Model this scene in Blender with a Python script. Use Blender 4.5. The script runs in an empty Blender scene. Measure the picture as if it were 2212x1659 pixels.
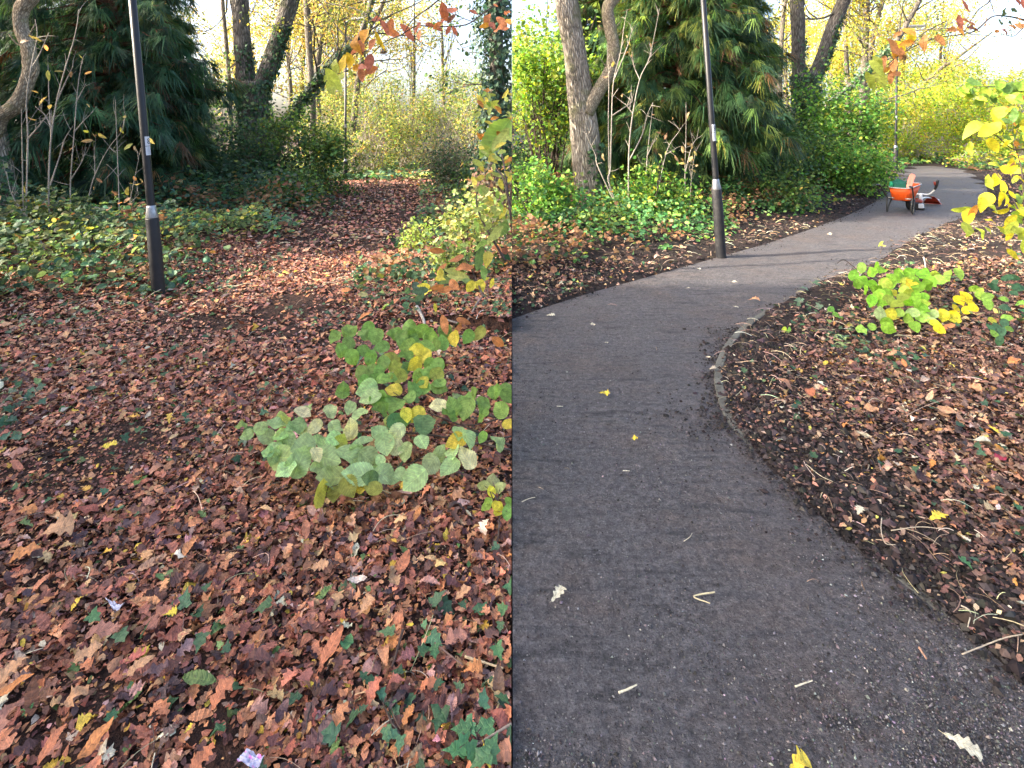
import bpy, math
import numpy as np
from mathutils import Vector

# ------------------------------------------------------------------ layout
# The photograph is two views of the same woodland path joined side by side:
# west of X = 0 the path lies under fallen leaves, east of X = 0 it has been
# cleared.  Pixels of a 2212 x 1659 view are turned into points on the ground
# (gpt) or at a known distance (at).
F, YH, CH, CX = 1195.0, 285.0, 1.6, 1106.0
rng = np.random.default_rng(11)
scene = bpy.context.scene
col = scene.collection


def gpt(x, y, z=0.0):
    Y = F * (CH - z) / (y - YH)
    return np.array([(x - CX) / F * Y, Y, z])


def at(x, y, Y):
    return np.array([(x - CX) / F * Y, Y, CH - (y - YH) / F * Y])


def topx(X, Y):
    Y = np.maximum(Y, 0.05)
    return CX + F * X / Y, YH + F * CH / Y


# ------------------------------------------------------------------ noise
_tab = np.random.default_rng(5).random((256, 256))


def vnoise(x, y):
    xi = np.floor(x).astype(int); yi = np.floor(y).astype(int)
    fx = x - xi; fy = y - yi
    fx = fx * fx * (3 - 2 * fx); fy = fy * fy * (3 - 2 * fy)
    a = _tab[xi & 255, yi & 255]; b = _tab[(xi + 1) & 255, yi & 255]
    c = _tab[xi & 255, (yi + 1) & 255]; d = _tab[(xi + 1) & 255, (yi + 1) & 255]
    return (a * (1 - fx) + b * fx) * (1 - fy) + (c * (1 - fx) + d * fx) * fy - 0.5


def fbm(x, y, o=3):
    s = 0; a = 1.0
    for k in range(o):
        s = s + a * vnoise(x * 2 ** k + 17.3 * k, y * 2 ** k + 5.1 * k); a *= 0.5
    return s


def inpoly(px, py, poly):
    poly = np.asarray(poly, float)
    c = np.zeros(px.shape, bool)
    j = len(poly) - 1
    for i in range(len(poly)):
        xi, yi = poly[i]; xj, yj = poly[j]
        if yi != yj:
            c ^= ((yi > py) != (yj > py)) & (px < (xj - xi) * (py - yi) / (yj - yi) + xi)
        j = i
    return c


def distline(px, py, line):
    line = np.asarray(line, float)
    best = np.full(px.shape, 1e9)
    for (ax, ay), (bx, by) in zip(line[:-1], line[1:]):
        dx, dy = bx - ax, by - ay
        t = np.clip(((px - ax) * dx + (py - ay) * dy) / (dx * dx + dy * dy + 1e-9), 0, 1)
        best = np.minimum(best, np.hypot(px - ax - t * dx, py - ay - t * dy))
    return best


def sstep(a, b, x):
    t = np.clip((x - a) / (b - a), 0, 1)
    return t * t * (3 - 2 * t)


# ------------------------------------------------------------------ outlines of the ground
def gl(px):
    return [tuple(gpt(x, y)[:2]) for x, y in px]


R_FAR = gl([(1106, 690), (1180, 664), (1280, 632), (1400, 599), (1545, 558), (1650, 529), (1750, 496), (1830, 466),
            (1885, 440), (1915, 415), (1928, 390), (1938, 372), (1960, 360)])
R_NEAR = [(2.6, 0.2), (1.85, 1.0)] + gl([(2212, 1475), (2165, 1437), (2100, 1375), (2000, 1290), (1900, 1215),
            (1820, 1160), (1760, 1105), (1690, 1035), (1625, 962), (1595, 928), (1568, 888), (1553, 850), (1551, 810), (1565, 765),
            (1600, 722), (1659, 673), (1696, 653), (1734, 633), (1779, 606), (1897, 566), (1930, 543), (1985, 511),
            (2047, 483), (2095, 466), (2125, 440), (2135, 415), (2126, 394), (2098, 372), (2060, 361), (2010, 358)])
R_PATH = [(0, 0.2)] + R_FAR + R_NEAR[::-1]
L_LEFT = gl([(-60, 790), (0, 765), (100, 720), (200, 692), (330, 668), (400, 652), (480, 628), (560, 600), (650, 565), (720, 525),
             (770, 490), (795, 460), (800, 430), (797, 405)])
L_RIGHT = gl([(800, 680), (745, 640), (760, 590), (830, 545), (868, 512), (892, 483), (910, 440), (903, 405)])
L_RV = L_RIGHT + gl([(1106, 405), (1106, 720)])
L_LV = L_LEFT + [(-30, 17), (-30, 4)]


def gz(X, Y):
    X = np.asarray(X, float); Y = np.asarray(Y, float)
    near0 = sstep(0, .5, np.abs(X)); rough = 0.05 * fbm(X * 0.55, Y * 0.55) + 0.018 * fbm(X * 2.7 + 9, Y * 2.7)
    # cleared side
    ins = inpoly(X, Y, R_PATH)
    df = distline(X, Y, R_FAR); dn = distline(X, Y, R_NEAR)
    d = np.minimum(df, dn)
    far = df < dn
    out = np.where(far, 0.035 * sstep(0.0, 0.1, d) + 0.13 * sstep(0.1, 1.3, d), 0.012 + 0.02 * sstep(0, .25, d) + 0.16 * sstep(0.2, 2.0, d)) \
        + rough * sstep(0, 0.6, d)
    zr = np.where(ins, -0.03 * sstep(0.02, .15, d), out)
    # leaf covered side
    dl = distline(X, Y, L_LEFT); dr = distline(X, Y, L_RIGHT)
    zl = rough * 0.8 * near0 - .012 + np.where(inpoly(X, Y, L_LV), 0.14 * sstep(0, 1.2, dl), 0) + np.where(inpoly(X, Y, L_RV), 0.12 * sstep(0, 1.2, dr), 0)
    return np.where(X < 0, zl, zr)


# ------------------------------------------------------------------ mesh builder
class MB:
    def __init__(s):
        s.V, s.Fs, s.C, s.T, s.n = [], [], [], [], 0

    def add(s, V, faces, c=(1, 1, 1), tc=None):
        V = np.asarray(V, np.float32).reshape(-1, 3)
        c = np.asarray(c, np.float32)
        if c.ndim == 1:
            c = np.tile(c[:3], (len(V), 1))
        if tc is None:
            tc = V
        for f in (faces if isinstance(faces, (list, tuple)) and len(faces) and isinstance(faces[0], np.ndarray) else [np.asarray(faces)]):
            s.Fs.append(f.astype(np.int64) + s.n)
        s.V.append(V); s.C.append(c); s.T.append(np.asarray(tc, np.float32)); s.n += len(V)

    def build(s, name, mat, parent=None, side=0, smooth=True):
        V = np.concatenate(s.V); C = np.concatenate(s.C); T = np.concatenate(s.T)
        Fs = s.Fs
        if side:
            bad = V[:, 0] * side < 0.002
            Fs = [f[~bad[f].all(axis=1)] for f in Fs]
            V = V.copy(); V[bad, 0] = .002 * side      # cut cleanly where the two halves of the place meet
            Fs = [f for f in Fs if len(f)]
            used = np.zeros(len(V), bool)
            for f in Fs:
                used[f.ravel()] = True
            mp = np.cumsum(used) - 1
            V, C, T = V[used], C[used], T[used]
            Fs = [mp[f] for f in Fs]
        q = parent
        while q is not None:
            V = V - np.array(q.location, np.float32); q = q.parent
        loops = np.concatenate([f.ravel() for f in Fs]); tot = np.concatenate([np.full(len(f), f.shape[1]) for f in Fs])
        start = np.concatenate([[0], np.cumsum(tot)[:-1]])
        m = bpy.data.meshes.new(name)
        m.vertices.add(len(V)); m.vertices.foreach_set('co', V.astype(np.float32).ravel())
        m.loops.add(len(loops)); m.loops.foreach_set('vertex_index', loops.astype(np.int32))
        m.polygons.add(len(tot)); m.polygons.foreach_set('loop_start', start.astype(np.int32))
        m.polygons.foreach_set('use_smooth', np.full(len(tot), smooth, bool))
        a = m.attributes.new('Col', 'FLOAT_COLOR', 'POINT')
        a.data.foreach_set('color', np.concatenate([C, np.ones((len(C), 1), np.float32)], 1).ravel())
        t = m.attributes.new('tc', 'FLOAT_VECTOR', 'POINT'); t.data.foreach_set('vector', T.ravel())
        m.update(calc_edges=True); m.validate()
        m.materials.append(mat)
        o = bpy.data.objects.new(name, m); col.objects.link(o)
        if parent is not None:
            o.parent = parent
        return o


def thing(name, label, cat, loc, group=None):
    o = bpy.data.objects.new(name, None); col.objects.link(o)
    o.empty_display_size = 0.2
    o.location = tuple(float(v) for v in loc)
    return tag(o, label, cat, group)


def tag(o, label=None, cat=None, group=None, kind=None):
    if label: o['label'] = label
    if cat: o['category'] = cat
    if group: o['group'] = group
    if kind: o['kind'] = kind
    return o


# ------------------------------------------------------------------ primitives
def catmull(P, n):
    P = np.asarray(P, float)
    if len(P) == 2:
        t = np.linspace(0, 1, n)[:, None]
        return P[0] * (1 - t) + P[1] * t
    Q = np.vstack([2 * P[0] - P[1], P, 2 * P[-1] - P[-2]])
    out = []
    for u in np.linspace(0, len(P) - 1, n):
        i = min(int(u), len(P) - 2); t = u - i
        a, b, c, d = Q[i], Q[i + 1], Q[i + 2], Q[i + 3]
        out.append(0.5 * (2 * b + (c - a) * t + (2 * a - 5 * b + 4 * c - d) * t * t + (3 * b - a - 3 * c + d) * t ** 3))
    return np.array(out)


def tube(mb, pts, rad, seg=8, n=None, lump=0.0, c=(1, 1, 1), cap=True):
    n = n or max(2, (len(pts) - 1) * 4 + 1)
    pr = np.column_stack([np.asarray(pts, float), np.asarray(rad, float) if np.ndim(rad) else np.full(len(pts), rad)])
    q = catmull(pr, n); P = q[:, :3]; R = np.maximum(q[:, 3], 1e-4)
    T = np.gradient(P, axis=0); T /= np.linalg.norm(T, axis=1)[:, None] + 1e-12
    up = np.array([0, 0, 1.0]) if abs(T[0, 2]) < 0.8 else np.array([1.0, 0, 0])
    N = np.cross(up, T[0]); N /= np.linalg.norm(N)
    fr = []
    for i in range(n):
        N = N - T[i] * (N @ T[i]); N /= np.linalg.norm(N) + 1e-12
        fr.append((N, np.cross(T[i], N)))
    A = np.linspace(0, 2 * np.pi, seg, endpoint=False)
    s = np.concatenate([[0], np.cumsum(np.linalg.norm(np.diff(P, axis=0), axis=1))])
    r0 = R.mean()
    off = rng.random() * 50
    V, TC = [], []
    for i in range(n):
        rr = R[i] * (1 + lump * 2 * (fbm(np.cos(A) * 1.5 + off, np.sin(A) * 1.5 + s[i] / (r0 * 3) + off, 3)))
        V.append(P[i] + (np.cos(A) * rr)[:, None] * fr[i][0] + (np.sin(A) * rr)[:, None] * fr[i][1])
        TC.append(np.column_stack([np.cos(A) * r0, np.sin(A) * r0, np.full(seg, s[i] + off)]))
    V = np.concatenate(V); TC = np.concatenate(TC)
    i = np.arange(n - 1)[:, None] * seg; j = np.arange(seg)[None, :]; k = (j + 1) % seg
    Fq = np.stack([i + j, i + k, i + seg + k, i + seg + j], -1).reshape(-1, 4)
    fs = [Fq]
    if cap:
        fs += [np.arange(seg)[None, ::-1], (np.arange(seg) + (n - 1) * seg)[None, :]]
    mb.add(V, fs, c, TC)


def box(mb, c, size, R=None, col=(1, 1, 1), bev=0.0):
    """box with chamfered vertical edges and a slightly smaller top and bottom"""
    sx, sy, sz = [v / 2 for v in size]
    b = min(bev, sx * .6, sy * .6, sz * .6)
    ring = [(sx - b, -sy), (sx, -sy + b), (sx, sy - b), (sx - b, sy), (-sx + b, sy), (-sx, sy - b), (-sx, -sy + b), (-sx + b, -sy)]
    if b == 0:
        ring = [(sx, -sy), (sx, sy), (-sx, sy), (-sx, -sy)]
    k = len(ring); V = []
    levels = [(-sz, 1 - b / max(sx, 1e-6)), (-sz + b, 1), (sz - b, 1), (sz, 1 - b / max(sx, 1e-6))] if b else [(-sz, 1), (sz, 1)]
    for z, s_ in levels:
        V += [(x * s_, y * s_, z) for x, y in ring]
    V = np.array(V)
    if R is not None:
        V = V @ np.array(R).T
    V = V + np.array(c)
    m = len(levels)
    i = np.arange(m - 1)[:, None] * k; j = np.arange(k)[None, :]; jj = (j + 1) % k
    Fq = np.stack([i + j, i + jj, i + k + jj, i + k + j], -1).reshape(-1, 4)
    mb.add(V, [Fq, np.arange(k)[None, ::-1], (np.arange(k) + (m - 1) * k)[None, :]], col)


# ------------------------------------------------------------------ leaves
def strip(w, N):
    u = np.linspace(0, 1, N + 1); h = np.maximum(w(u), 0.004)
    U = np.column_stack([u, u, u]).ravel(); Vv = np.column_stack([-h, 0 * h, h]).ravel()
    i = np.arange(N)[:, None] * 3; j = np.array([[0, 1]])
    return U, Vv, [np.stack([i + j, i + j + 1, i + j + 4, i + j + 3], -1).reshape(-1, 4)]


def saw(x): return x - np.floor(x)


def ragged(seed, N=16, asp=.3):
    r = np.random.default_rng(seed); u = np.linspace(0, 1, N + 1)
    base = np.sin(np.pi * np.clip(u, 0, 1) ** r.uniform(.75, 1.2)) ** .65 * asp
    hl = np.maximum(base * (1 + r.uniform(-.42, .3, N + 1)), .006); hr = np.maximum(base * (1 + r.uniform(-.42, .3, N + 1)), .006)
    a = r.integers(3, N - 4); hl[a:a + 2] *= .35
    mid = .03 * np.cumsum(r.normal(0, .4, N + 1))
    U = np.column_stack([u + r.normal(0, .012, N + 1), u, u + r.normal(0, .012, N + 1)]).ravel(); V = np.column_stack([mid - hl, mid, mid + hr]).ravel()
    i = np.arange(N)[:, None] * 3; j = np.array([[0, 1]])
    return U, V, [np.stack([i + j, i + j + 1, i + j + 4, i + j + 3], -1).reshape(-1, 4)]


LEAF = {
    'oval': strip(lambda u: 0.25 * np.sin(np.pi * u ** .85) ** .8, 6),
    'chestnut': strip(lambda u: 0.19 * np.sin(np.pi * u ** .9) ** .75 * (1 + 0.16 * (saw(u * 10) - .5)), 30),
    'chestnut_low': strip(lambda u: 0.19 * np.sin(np.pi * u ** .9) ** .75, 6),
    'oak': strip(lambda u: (0.07 + 0.25 * sstep(0.05, .6, u)) * (1 - sstep(.88, 1.02, u)) ** .5 * (0.80 + 0.26 * np.cos(2 * np.pi * (u * 3.6 + .62))) + 0.008, 30),
    'oak_low': strip(lambda u: (0.10 + 0.2 * sstep(0.1, .6, u)) * (1 - sstep(.85, 1, u)) ** .5 * (0.75 + 0.35 * np.cos(2 * np.pi * (u * 3.1 + .4))) + 0.01, 10),
    'hazel': strip(lambda u: 0.41 * np.sin(np.pi * np.clip(u, 0, 1) ** .78) ** .62 * (1 + 0.16 * (saw(u * 11) - .5)) * (1 - .35 * sstep(.72, 1, u)), 33),
    'hazel_low': strip(lambda u: 0.42 * np.sin(np.pi * u ** .8) ** .6, 6),
    'beech': strip(lambda u: 0.31 * np.sin(np.pi * u ** .9) ** .7, 9),
    'blade': strip(lambda u: 0.035 * (1 - u) + .003, 3),
}
for _k in range(5): LEAF['rag%d' % _k] = ragged(_k + 3, 14, .26 + .03 * _k)
LEAF['dia'] = (np.array([0, .45, 1, .45]), np.array([0, .32, 0, -.32]), [np.array([[0, 1, 2, 3]])])
_iv = [(0.03, .01), (-.06, .17), (.07, .44), (.28, .27), (.5, .36), (.62, .15), (1, 0)]
_iv = _iv + [(a, -b) for a, b in _iv[-2::-1]]
LEAF['ivy'] = (np.array([.3] + [a for a, b in _iv]), np.array([0.] + [b for a, b in _iv]),
               [np.array([[0, 1 + i, 1 + (i + 1) % len(_iv)] for i in range(len(_iv))])])
LEAF['scrap'] = (np.array([0, .35, .8, 1, .6, .2]), np.array([.05, .3, .22, -.1, -.3, -.2]), [np.array([[0, 1, 2, 3, 4, 5]])])


def unit(v):
    return v / (np.linalg.norm(v, axis=-1, keepdims=True) + 1e-9)


def add_leaves(mb, kind, P, D, N, L, C, fold=.25, curl=.3, wave=.1, twist=.15, wid=1.0, r=rng, crink=0.0):
    """leaf blades: base points P, direction D, face normal N, length L, colour C"""
    u, v, fs = LEAF[kind]
    n = len(P); V = len(u)
    if n == 0: return
    P = np.asarray(P, float); L = np.broadcast_to(np.asarray(L, float), (n,)); C = np.broadcast_to(np.asarray(C, float), (n, 3))
    N = unit(np.broadcast_to(np.asarray(N, float), (n, 3))); D = np.broadcast_to(np.asarray(D, float), (n, 3))
    D = unit(D - N * (D * N).sum(1, keepdims=True)); B = np.cross(N, D)
    fo = (fold * r.normal(1, .6, n))[:, None]; cu = (curl * r.normal(0, 1, n))[:, None]; wa = (wave * r.normal(0, 1, n))[:, None]
    tw = (twist * r.normal(0, 1, n))[:, None]; ph = r.random(n)[:, None] * 6.28; wd = wid * r.uniform(.85, 1.15, n)[:, None]
    U = u[None, :]; W = v[None, :] * wd
    aw = np.abs(W)
    Z = fo * aw + cu * ((U - .5) ** 2 - .25) + wa * np.sin(9 * U + ph) * aw * 2 + tw * (U - .5) * W * 2
    if crink: Z = Z + crink * r.normal(0, 1, (n, V))
    VV = P[:, None, :] + L[:, None, None] * (U[..., None] * D[:, None, :] + W[..., None] * B[:, None, :] + Z[..., None] * N[:, None, :])
    TC = np.stack([np.broadcast_to(U, (n, V)), np.broadcast_to(v[None, :], (n, V)), np.broadcast_to(r.random(n)[:, None] * 20, (n, V))], -1)
    off = (np.arange(n) * V)[:, None, None]
    mb.add(VV.reshape(-1, 3), [(f[None] + off).reshape(-1, f.shape[1]) for f in fs], np.repeat(C, V, 0), TC.reshape(-1, 3))


def rdir(n, r=rng):
    return unit(r.normal(0, 1, (n, 3)))


def hdir(n, r=rng):
    a = r.random(n) * 2 * np.pi
    return np.column_stack([np.cos(a), np.sin(a), 0 * a])


def pick(pal, n, jit=.18, r=rng):
    """colours from a palette of (weight, colour)"""
    w = np.array([p[0] for p in pal], float); cs = np.array([p[1] for p in pal], float)
    c = cs[r.choice(len(pal), n, p=w / w.sum())]
    return np.clip(c * r.lognormal(0, jit, (n, 1)) * r.lognormal(0, jit * .35, (n, 3)), .004, .85)


def clumps(n, k, rad, spread, r=rng, shell=.35):
    """n points in k clumps inside an ellipsoid"""
    c = rdir(k, r) * (r.random((k, 1)) ** (shell)) * np.array(rad)
    w = r.lognormal(0, .5, k); i = r.choice(k, n, p=w / w.sum())
    return c[i] + r.normal(0, 1, (n, 3)) * spread * r.uniform(.6, 1.3, k)[i][:, None], i


# ------------------------------------------------------------------ materials
def newmat(name):
    m = bpy.data.materials.new(name); m.use_nodes = True
    nt = m.node_tree; nt.nodes.clear()
    return m, nt, nt.nodes, nt.links


def nd(nt, t, **k):
    n = nt.nodes.new(t)
    for a, b in k.items():
        if a.startswith('i_'):
            n.inputs[a[2:].replace('_', ' ')].default_value = b
        else:
            setattr(n, a, b)
    return n


def math_(nt, op, a, b=None, c=None):
    n = nt.nodes.new('ShaderNodeMath'); n.operation = op
    for i, v in enumerate((a, b, c)):
        if v is None: continue
        if isinstance(v, (int, float)): n.inputs[i].default_value = v
        else: nt.links.new(v, n.inputs[i])
    return n.outputs[0]


def mixc(nt, fac, a, b, blend='MIX'):
    n = nt.nodes.new('ShaderNodeMix'); n.data_type = 'RGBA'; n.blend_type = blend
    for s, v in ((n.inputs['Factor'], fac), (n.inputs['A'], a), (n.inputs['B'], b)):
        if isinstance(v, (int, float)): s.default_value = v
        elif isinstance(v, tuple): s.default_value = (*v[:3], 1)
        else: nt.links.new(v, s)
    return n.outputs['Result']


def ramp(nt, fac, stops):
    n = nt.nodes.new('ShaderNodeValToRGB'); e = n.color_ramp.elements
    while len(e) < len(stops): e.new(0.5)
    for el, (p, c) in zip(e, stops):
        el.position = p; el.color = (*c, 1) if len(c) == 3 else c
    nt.links.new(fac, n.inputs[0])
    return n.outputs[0]


def noise(nt, vec, scale, detail=4, rough=.55, dim='3D'):
    n = nt.nodes.new('ShaderNodeTexNoise'); n.inputs['Scale'].default_value = scale
    n.inputs['Detail'].default_value = detail; n.inputs['Roughness'].default_value = rough
    if vec is not None: nt.links.new(vec, n.inputs['Vector'])
    return n.outputs['Fac']


def leaf_mat(name, trans=.35, rough=.5, spec=.35, vein=.35, freq=16, spots=.0, tsat=1.0):
    m, nt, N, Lk = newmat(name)
    at_ = nd(nt, 'ShaderNodeAttribute', attribute_name='Col'); tc = nd(nt, 'ShaderNodeAttribute', attribute_name='tc')
    sp = nd(nt, 'ShaderNodeSeparateXYZ'); Lk.new(tc.outputs['Vector'], sp.inputs[0])
    u, v, w = sp.outputs
    av = math_(nt, 'ABSOLUTE', v)
    mid = math_(nt, 'SUBTRACT', 1.0, math_(nt, 'SMOOTH_MIN', math_(nt, 'MULTIPLY', av, 55.0), 1.0, .2))
    sidev = math_(nt, 'POWER', math_(nt, 'ABSOLUTE', math_(nt, 'SINE', math_(nt, 'MULTIPLY', math_(nt, 'SUBTRACT', u, math_(nt, 'MULTIPLY', av, .75)), freq * 1.57))), 18.0)
    vn = math_(nt, 'MULTIPLY', math_(nt, 'MAXIMUM', mid, math_(nt, 'MULTIPLY', sidev, .6)), vein)
    n1 = noise(nt, tc.outputs['Vector'], 5.0, 5, .65)
    c = mixc(nt, 1.0, at_.outputs['Color'], ramp(nt, n1, [(.25, (.5, .5, .5)), (.75, (1.4, 1.4, 1.4))]), 'MULTIPLY')
    c = mixc(nt, vn, c, mixc(nt, 1.0, c, (1.9, 1.75, 1.5), 'MULTIPLY'))
    if spots:
        n2 = noise(nt, tc.outputs['Vector'], 11.0, 2, .5)
        s = ramp(nt, n2, [(.60, (0, 0, 0)), (.68, (1, 1, 1))])
        c = mixc(nt, math_(nt, 'MULTIPLY', s, spots), c, (.035, .02, .016))
    b = nd(nt, 'ShaderNodeBsdfPrincipled'); Lk.new(c, b.inputs['Base Color'])
    b.inputs['Roughness'].default_value = rough; b.inputs['Specular IOR Level'].default_value = spec
    bp = nd(nt, 'ShaderNodeBump', i_Strength=.5, i_Distance=.004)
    Lk.new(math_(nt, 'ADD', math_(nt, 'MULTIPLY', sidev, .5), n1), bp.inputs['Height']); Lk.new(bp.outputs[0], b.inputs['Normal'])
    out = nd(nt, 'ShaderNodeOutputMaterial')
    if trans > 0:
        t = nd(nt, 'ShaderNodeBsdfTranslucent'); Lk.new(mixc(nt, 1.0, c, (1.6 * tsat, 1.5, .75), 'MULTIPLY'), t.inputs['Color'])
        mx = nd(nt, 'ShaderNodeMixShader'); mx.inputs[0].default_value = trans
        Lk.new(b.outputs[0], mx.inputs[1]); Lk.new(t.outputs[0], mx.inputs[2]); Lk.new(mx.outputs[0], out.inputs[0])
    else:
        Lk.new(b.outputs[0], out.inputs[0])
    return m


def bark_mat(name, dark, mid, light, fx=26.0, fz=3.5, bump=.03, moss=None, rough=.85, streak=.5):
    m, nt, N, Lk = newmat(name)
    tc = nd(nt, 'ShaderNodeAttribute', attribute_name='tc')
    mp = nd(nt, 'ShaderNodeMapping'); mp.inputs['Scale'].default_value = (fx, fx, fz); Lk.new(tc.outputs['Vector'], mp.inputs[0])
    wob = noise(nt, tc.outputs['Vector'], 7, 3)
    add = nd(nt, 'ShaderNodeVectorMath', operation='ADD'); Lk.new(mp.outputs[0], add.inputs[0])
    cv = nd(nt, 'ShaderNodeCombineXYZ'); Lk.new(math_(nt, 'MULTIPLY', wob, 1.6), cv.inputs[0]); Lk.new(math_(nt, 'MULTIPLY', wob, 1.2), cv.inputs[1]); Lk.new(cv.outputs[0], add.inputs[1])
    vo = nd(nt, 'ShaderNodeTexVoronoi', feature='DISTANCE_TO_EDGE'); vo.inputs['Scale'].default_value = 1.0; Lk.new(add.outputs[0], vo.inputs['Vector'])
    ed = math_(nt, 'MINIMUM', math_(nt, 'MULTIPLY', vo.outputs['Distance'], 2.6), 1.0)
    fine = noise(nt, add.outputs[0], 2.5, 5, .65)
    big = noise(nt, tc.outputs['Vector'], 2.3, 3)
    h = math_(nt, 'ADD', math_(nt, 'MULTIPLY', ed, .7), math_(nt, 'MULTIPLY', fine, .5))
    c = ramp(nt, h, [(.18, dark), (.55, mid), (.95, light)])
    c = mixc(nt, 1.0, c, ramp(nt, big, [(.3, (.75, .75, .75)), (.7, (1.25, 1.25, 1.25))]), 'MULTIPLY')
    if moss:
        mo = ramp(nt, noise(nt, tc.outputs['Vector'], 3.1, 4, .7), [(.52, (0, 0, 0)), (.66, (1, 1, 1))])
        c = mixc(nt, math_(nt, 'MULTIPLY', mo, .55), c, moss)
    b = nd(nt, 'ShaderNodeBsdfPrincipled'); Lk.new(c, b.inputs['Base Color']); b.inputs['Roughness'].default_value = rough
    b.inputs['Specular IOR Level'].default_value = .2
    bp = nd(nt, 'ShaderNodeBump', i_Strength=1.0, i_Distance=bump); Lk.new(h, bp.inputs['Height']); Lk.new(bp.outputs[0], b.inputs['Normal'])
    out = nd(nt, 'ShaderNodeOutputMaterial'); Lk.new(b.outputs[0], out.inputs[0])
    return m


def paint_mat(name, c, rough=.4, metal=0.0, grime=.35, gc=(.05, .045, .04), scale=12.0, spec=.5, bump=.0):
    m, nt, N, Lk = newmat(name)
    tc = nd(nt, 'ShaderNodeTexCoord'); o = tc.outputs['Object']
    n1 = noise(nt, o, scale, 5, .65); n2 = noise(nt, o, scale * 5, 3, .6)
    g = math_(nt, 'MULTIPLY', ramp(nt, math_(nt, 'ADD', math_(nt, 'MULTIPLY', n1, .7), math_(nt, 'MULTIPLY', n2, .3)), [(.45, (0, 0, 0)), (.72, (1, 1, 1))]), grime)
    b = nd(nt, 'ShaderNodeBsdfPrincipled'); Lk.new(mixc(nt, g, c, gc), b.inputs['Base Color'])
    Lk.new(math_(nt, 'ADD', math_(nt, 'MULTIPLY', g, .5), rough), b.inputs['Roughness'])
    b.inputs['Metallic'].default_value = metal; b.inputs['Specular IOR Level'].default_value = spec
    if bump:
        bp = nd(nt, 'ShaderNodeBump', i_Strength=.4, i_Distance=bump); Lk.new(n1, bp.inputs['Height']); Lk.new(bp.outputs[0], b.inputs['Normal'])
    out = nd(nt, 'ShaderNodeOutputMaterial'); Lk.new(b.outputs[0], out.inputs[0])
    return m


def attr_mat(name, rough=.8, spec=.2, bump=0.0, bscale=60.):
    m, nt, N, Lk = newmat(name)
    a = nd(nt, 'ShaderNodeAttribute', attribute_name='Col'); tc = nd(nt, 'ShaderNodeAttribute', attribute_name='tc')
    n1 = noise(nt, tc.outputs['Vector'], bscale, 4, .6)
    b = nd(nt, 'ShaderNodeBsdfPrincipled'); b.inputs['Roughness'].default_value = rough; b.inputs['Specular IOR Level'].default_value = spec
    Lk.new(mixc(nt, 1.0, a.outputs['Color'], ramp(nt, n1, [(.3, (.7, .7, .7)), (.7, (1.3, 1.3, 1.3))]), 'MULTIPLY'), b.inputs['Base Color'])
    if bump:
        bp = nd(nt, 'ShaderNodeBump', i_Strength=.6, i_Distance=bump); Lk.new(n1, bp.inputs['Height']); Lk.new(bp.outputs[0], b.inputs['Normal'])
    out = nd(nt, 'ShaderNodeOutputMaterial'); Lk.new(b.outputs[0], out.inputs[0])
    return m


M = {}
M['leaf'] = leaf_mat('live leaf', .42, .55, .25, .55)
M['yellow'] = leaf_mat('autumn leaf', .45, .55, .25, .45)
M['litter'] = leaf_mat('fallen leaf', .0, .55, .3, .45, 14, .45)
M['dry'] = leaf_mat('dry hanging leaf', .35, .55, .3, .35, 14, .15)
M['ivy'] = leaf_mat('ivy leaf', .2, .42, .35, .6, 8)
M['conifer'] = leaf_mat('conifer spray', .3, .55, .25, .0)
M['oakbark'] = bark_mat('furrowed oak bark', (.085, .07, .056), (.37, .315, .25), (.56, .50, .42), 30, 4.2, .035, (.16, .17, .07))
M['limbbark'] = bark_mat('smooth limb bark', (.09, .07, .05), (.33, .27, .19), (.50, .43, .32), 45, 14, .012, (.2, .2, .09))
M['greybark'] = bark_mat('grey tree bark', (.04, .035, .03), (.15, .13, .11), (.26, .23, .19), 26, 4, .02, (.1, .12, .05))
M['redbark'] = bark_mat('red fibrous bark', (.06, .027, .017), (.21, .095, .058), (.36, .19, .12), 60, 4, .02)
M['twig'] = bark_mat('pale twig bark', (.18, .15, .12), (.38, .34, .28), (.55, .50, .43), 200, 30, .002)
M['darktwig'] = bark_mat('dark twig bark', (.03, .02, .018), (.09, .065, .055), (.17, .13, .11), 200, 30, .002)
M['stick'] = attr_mat('dead stick', .8, .2, .003, 90)

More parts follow.
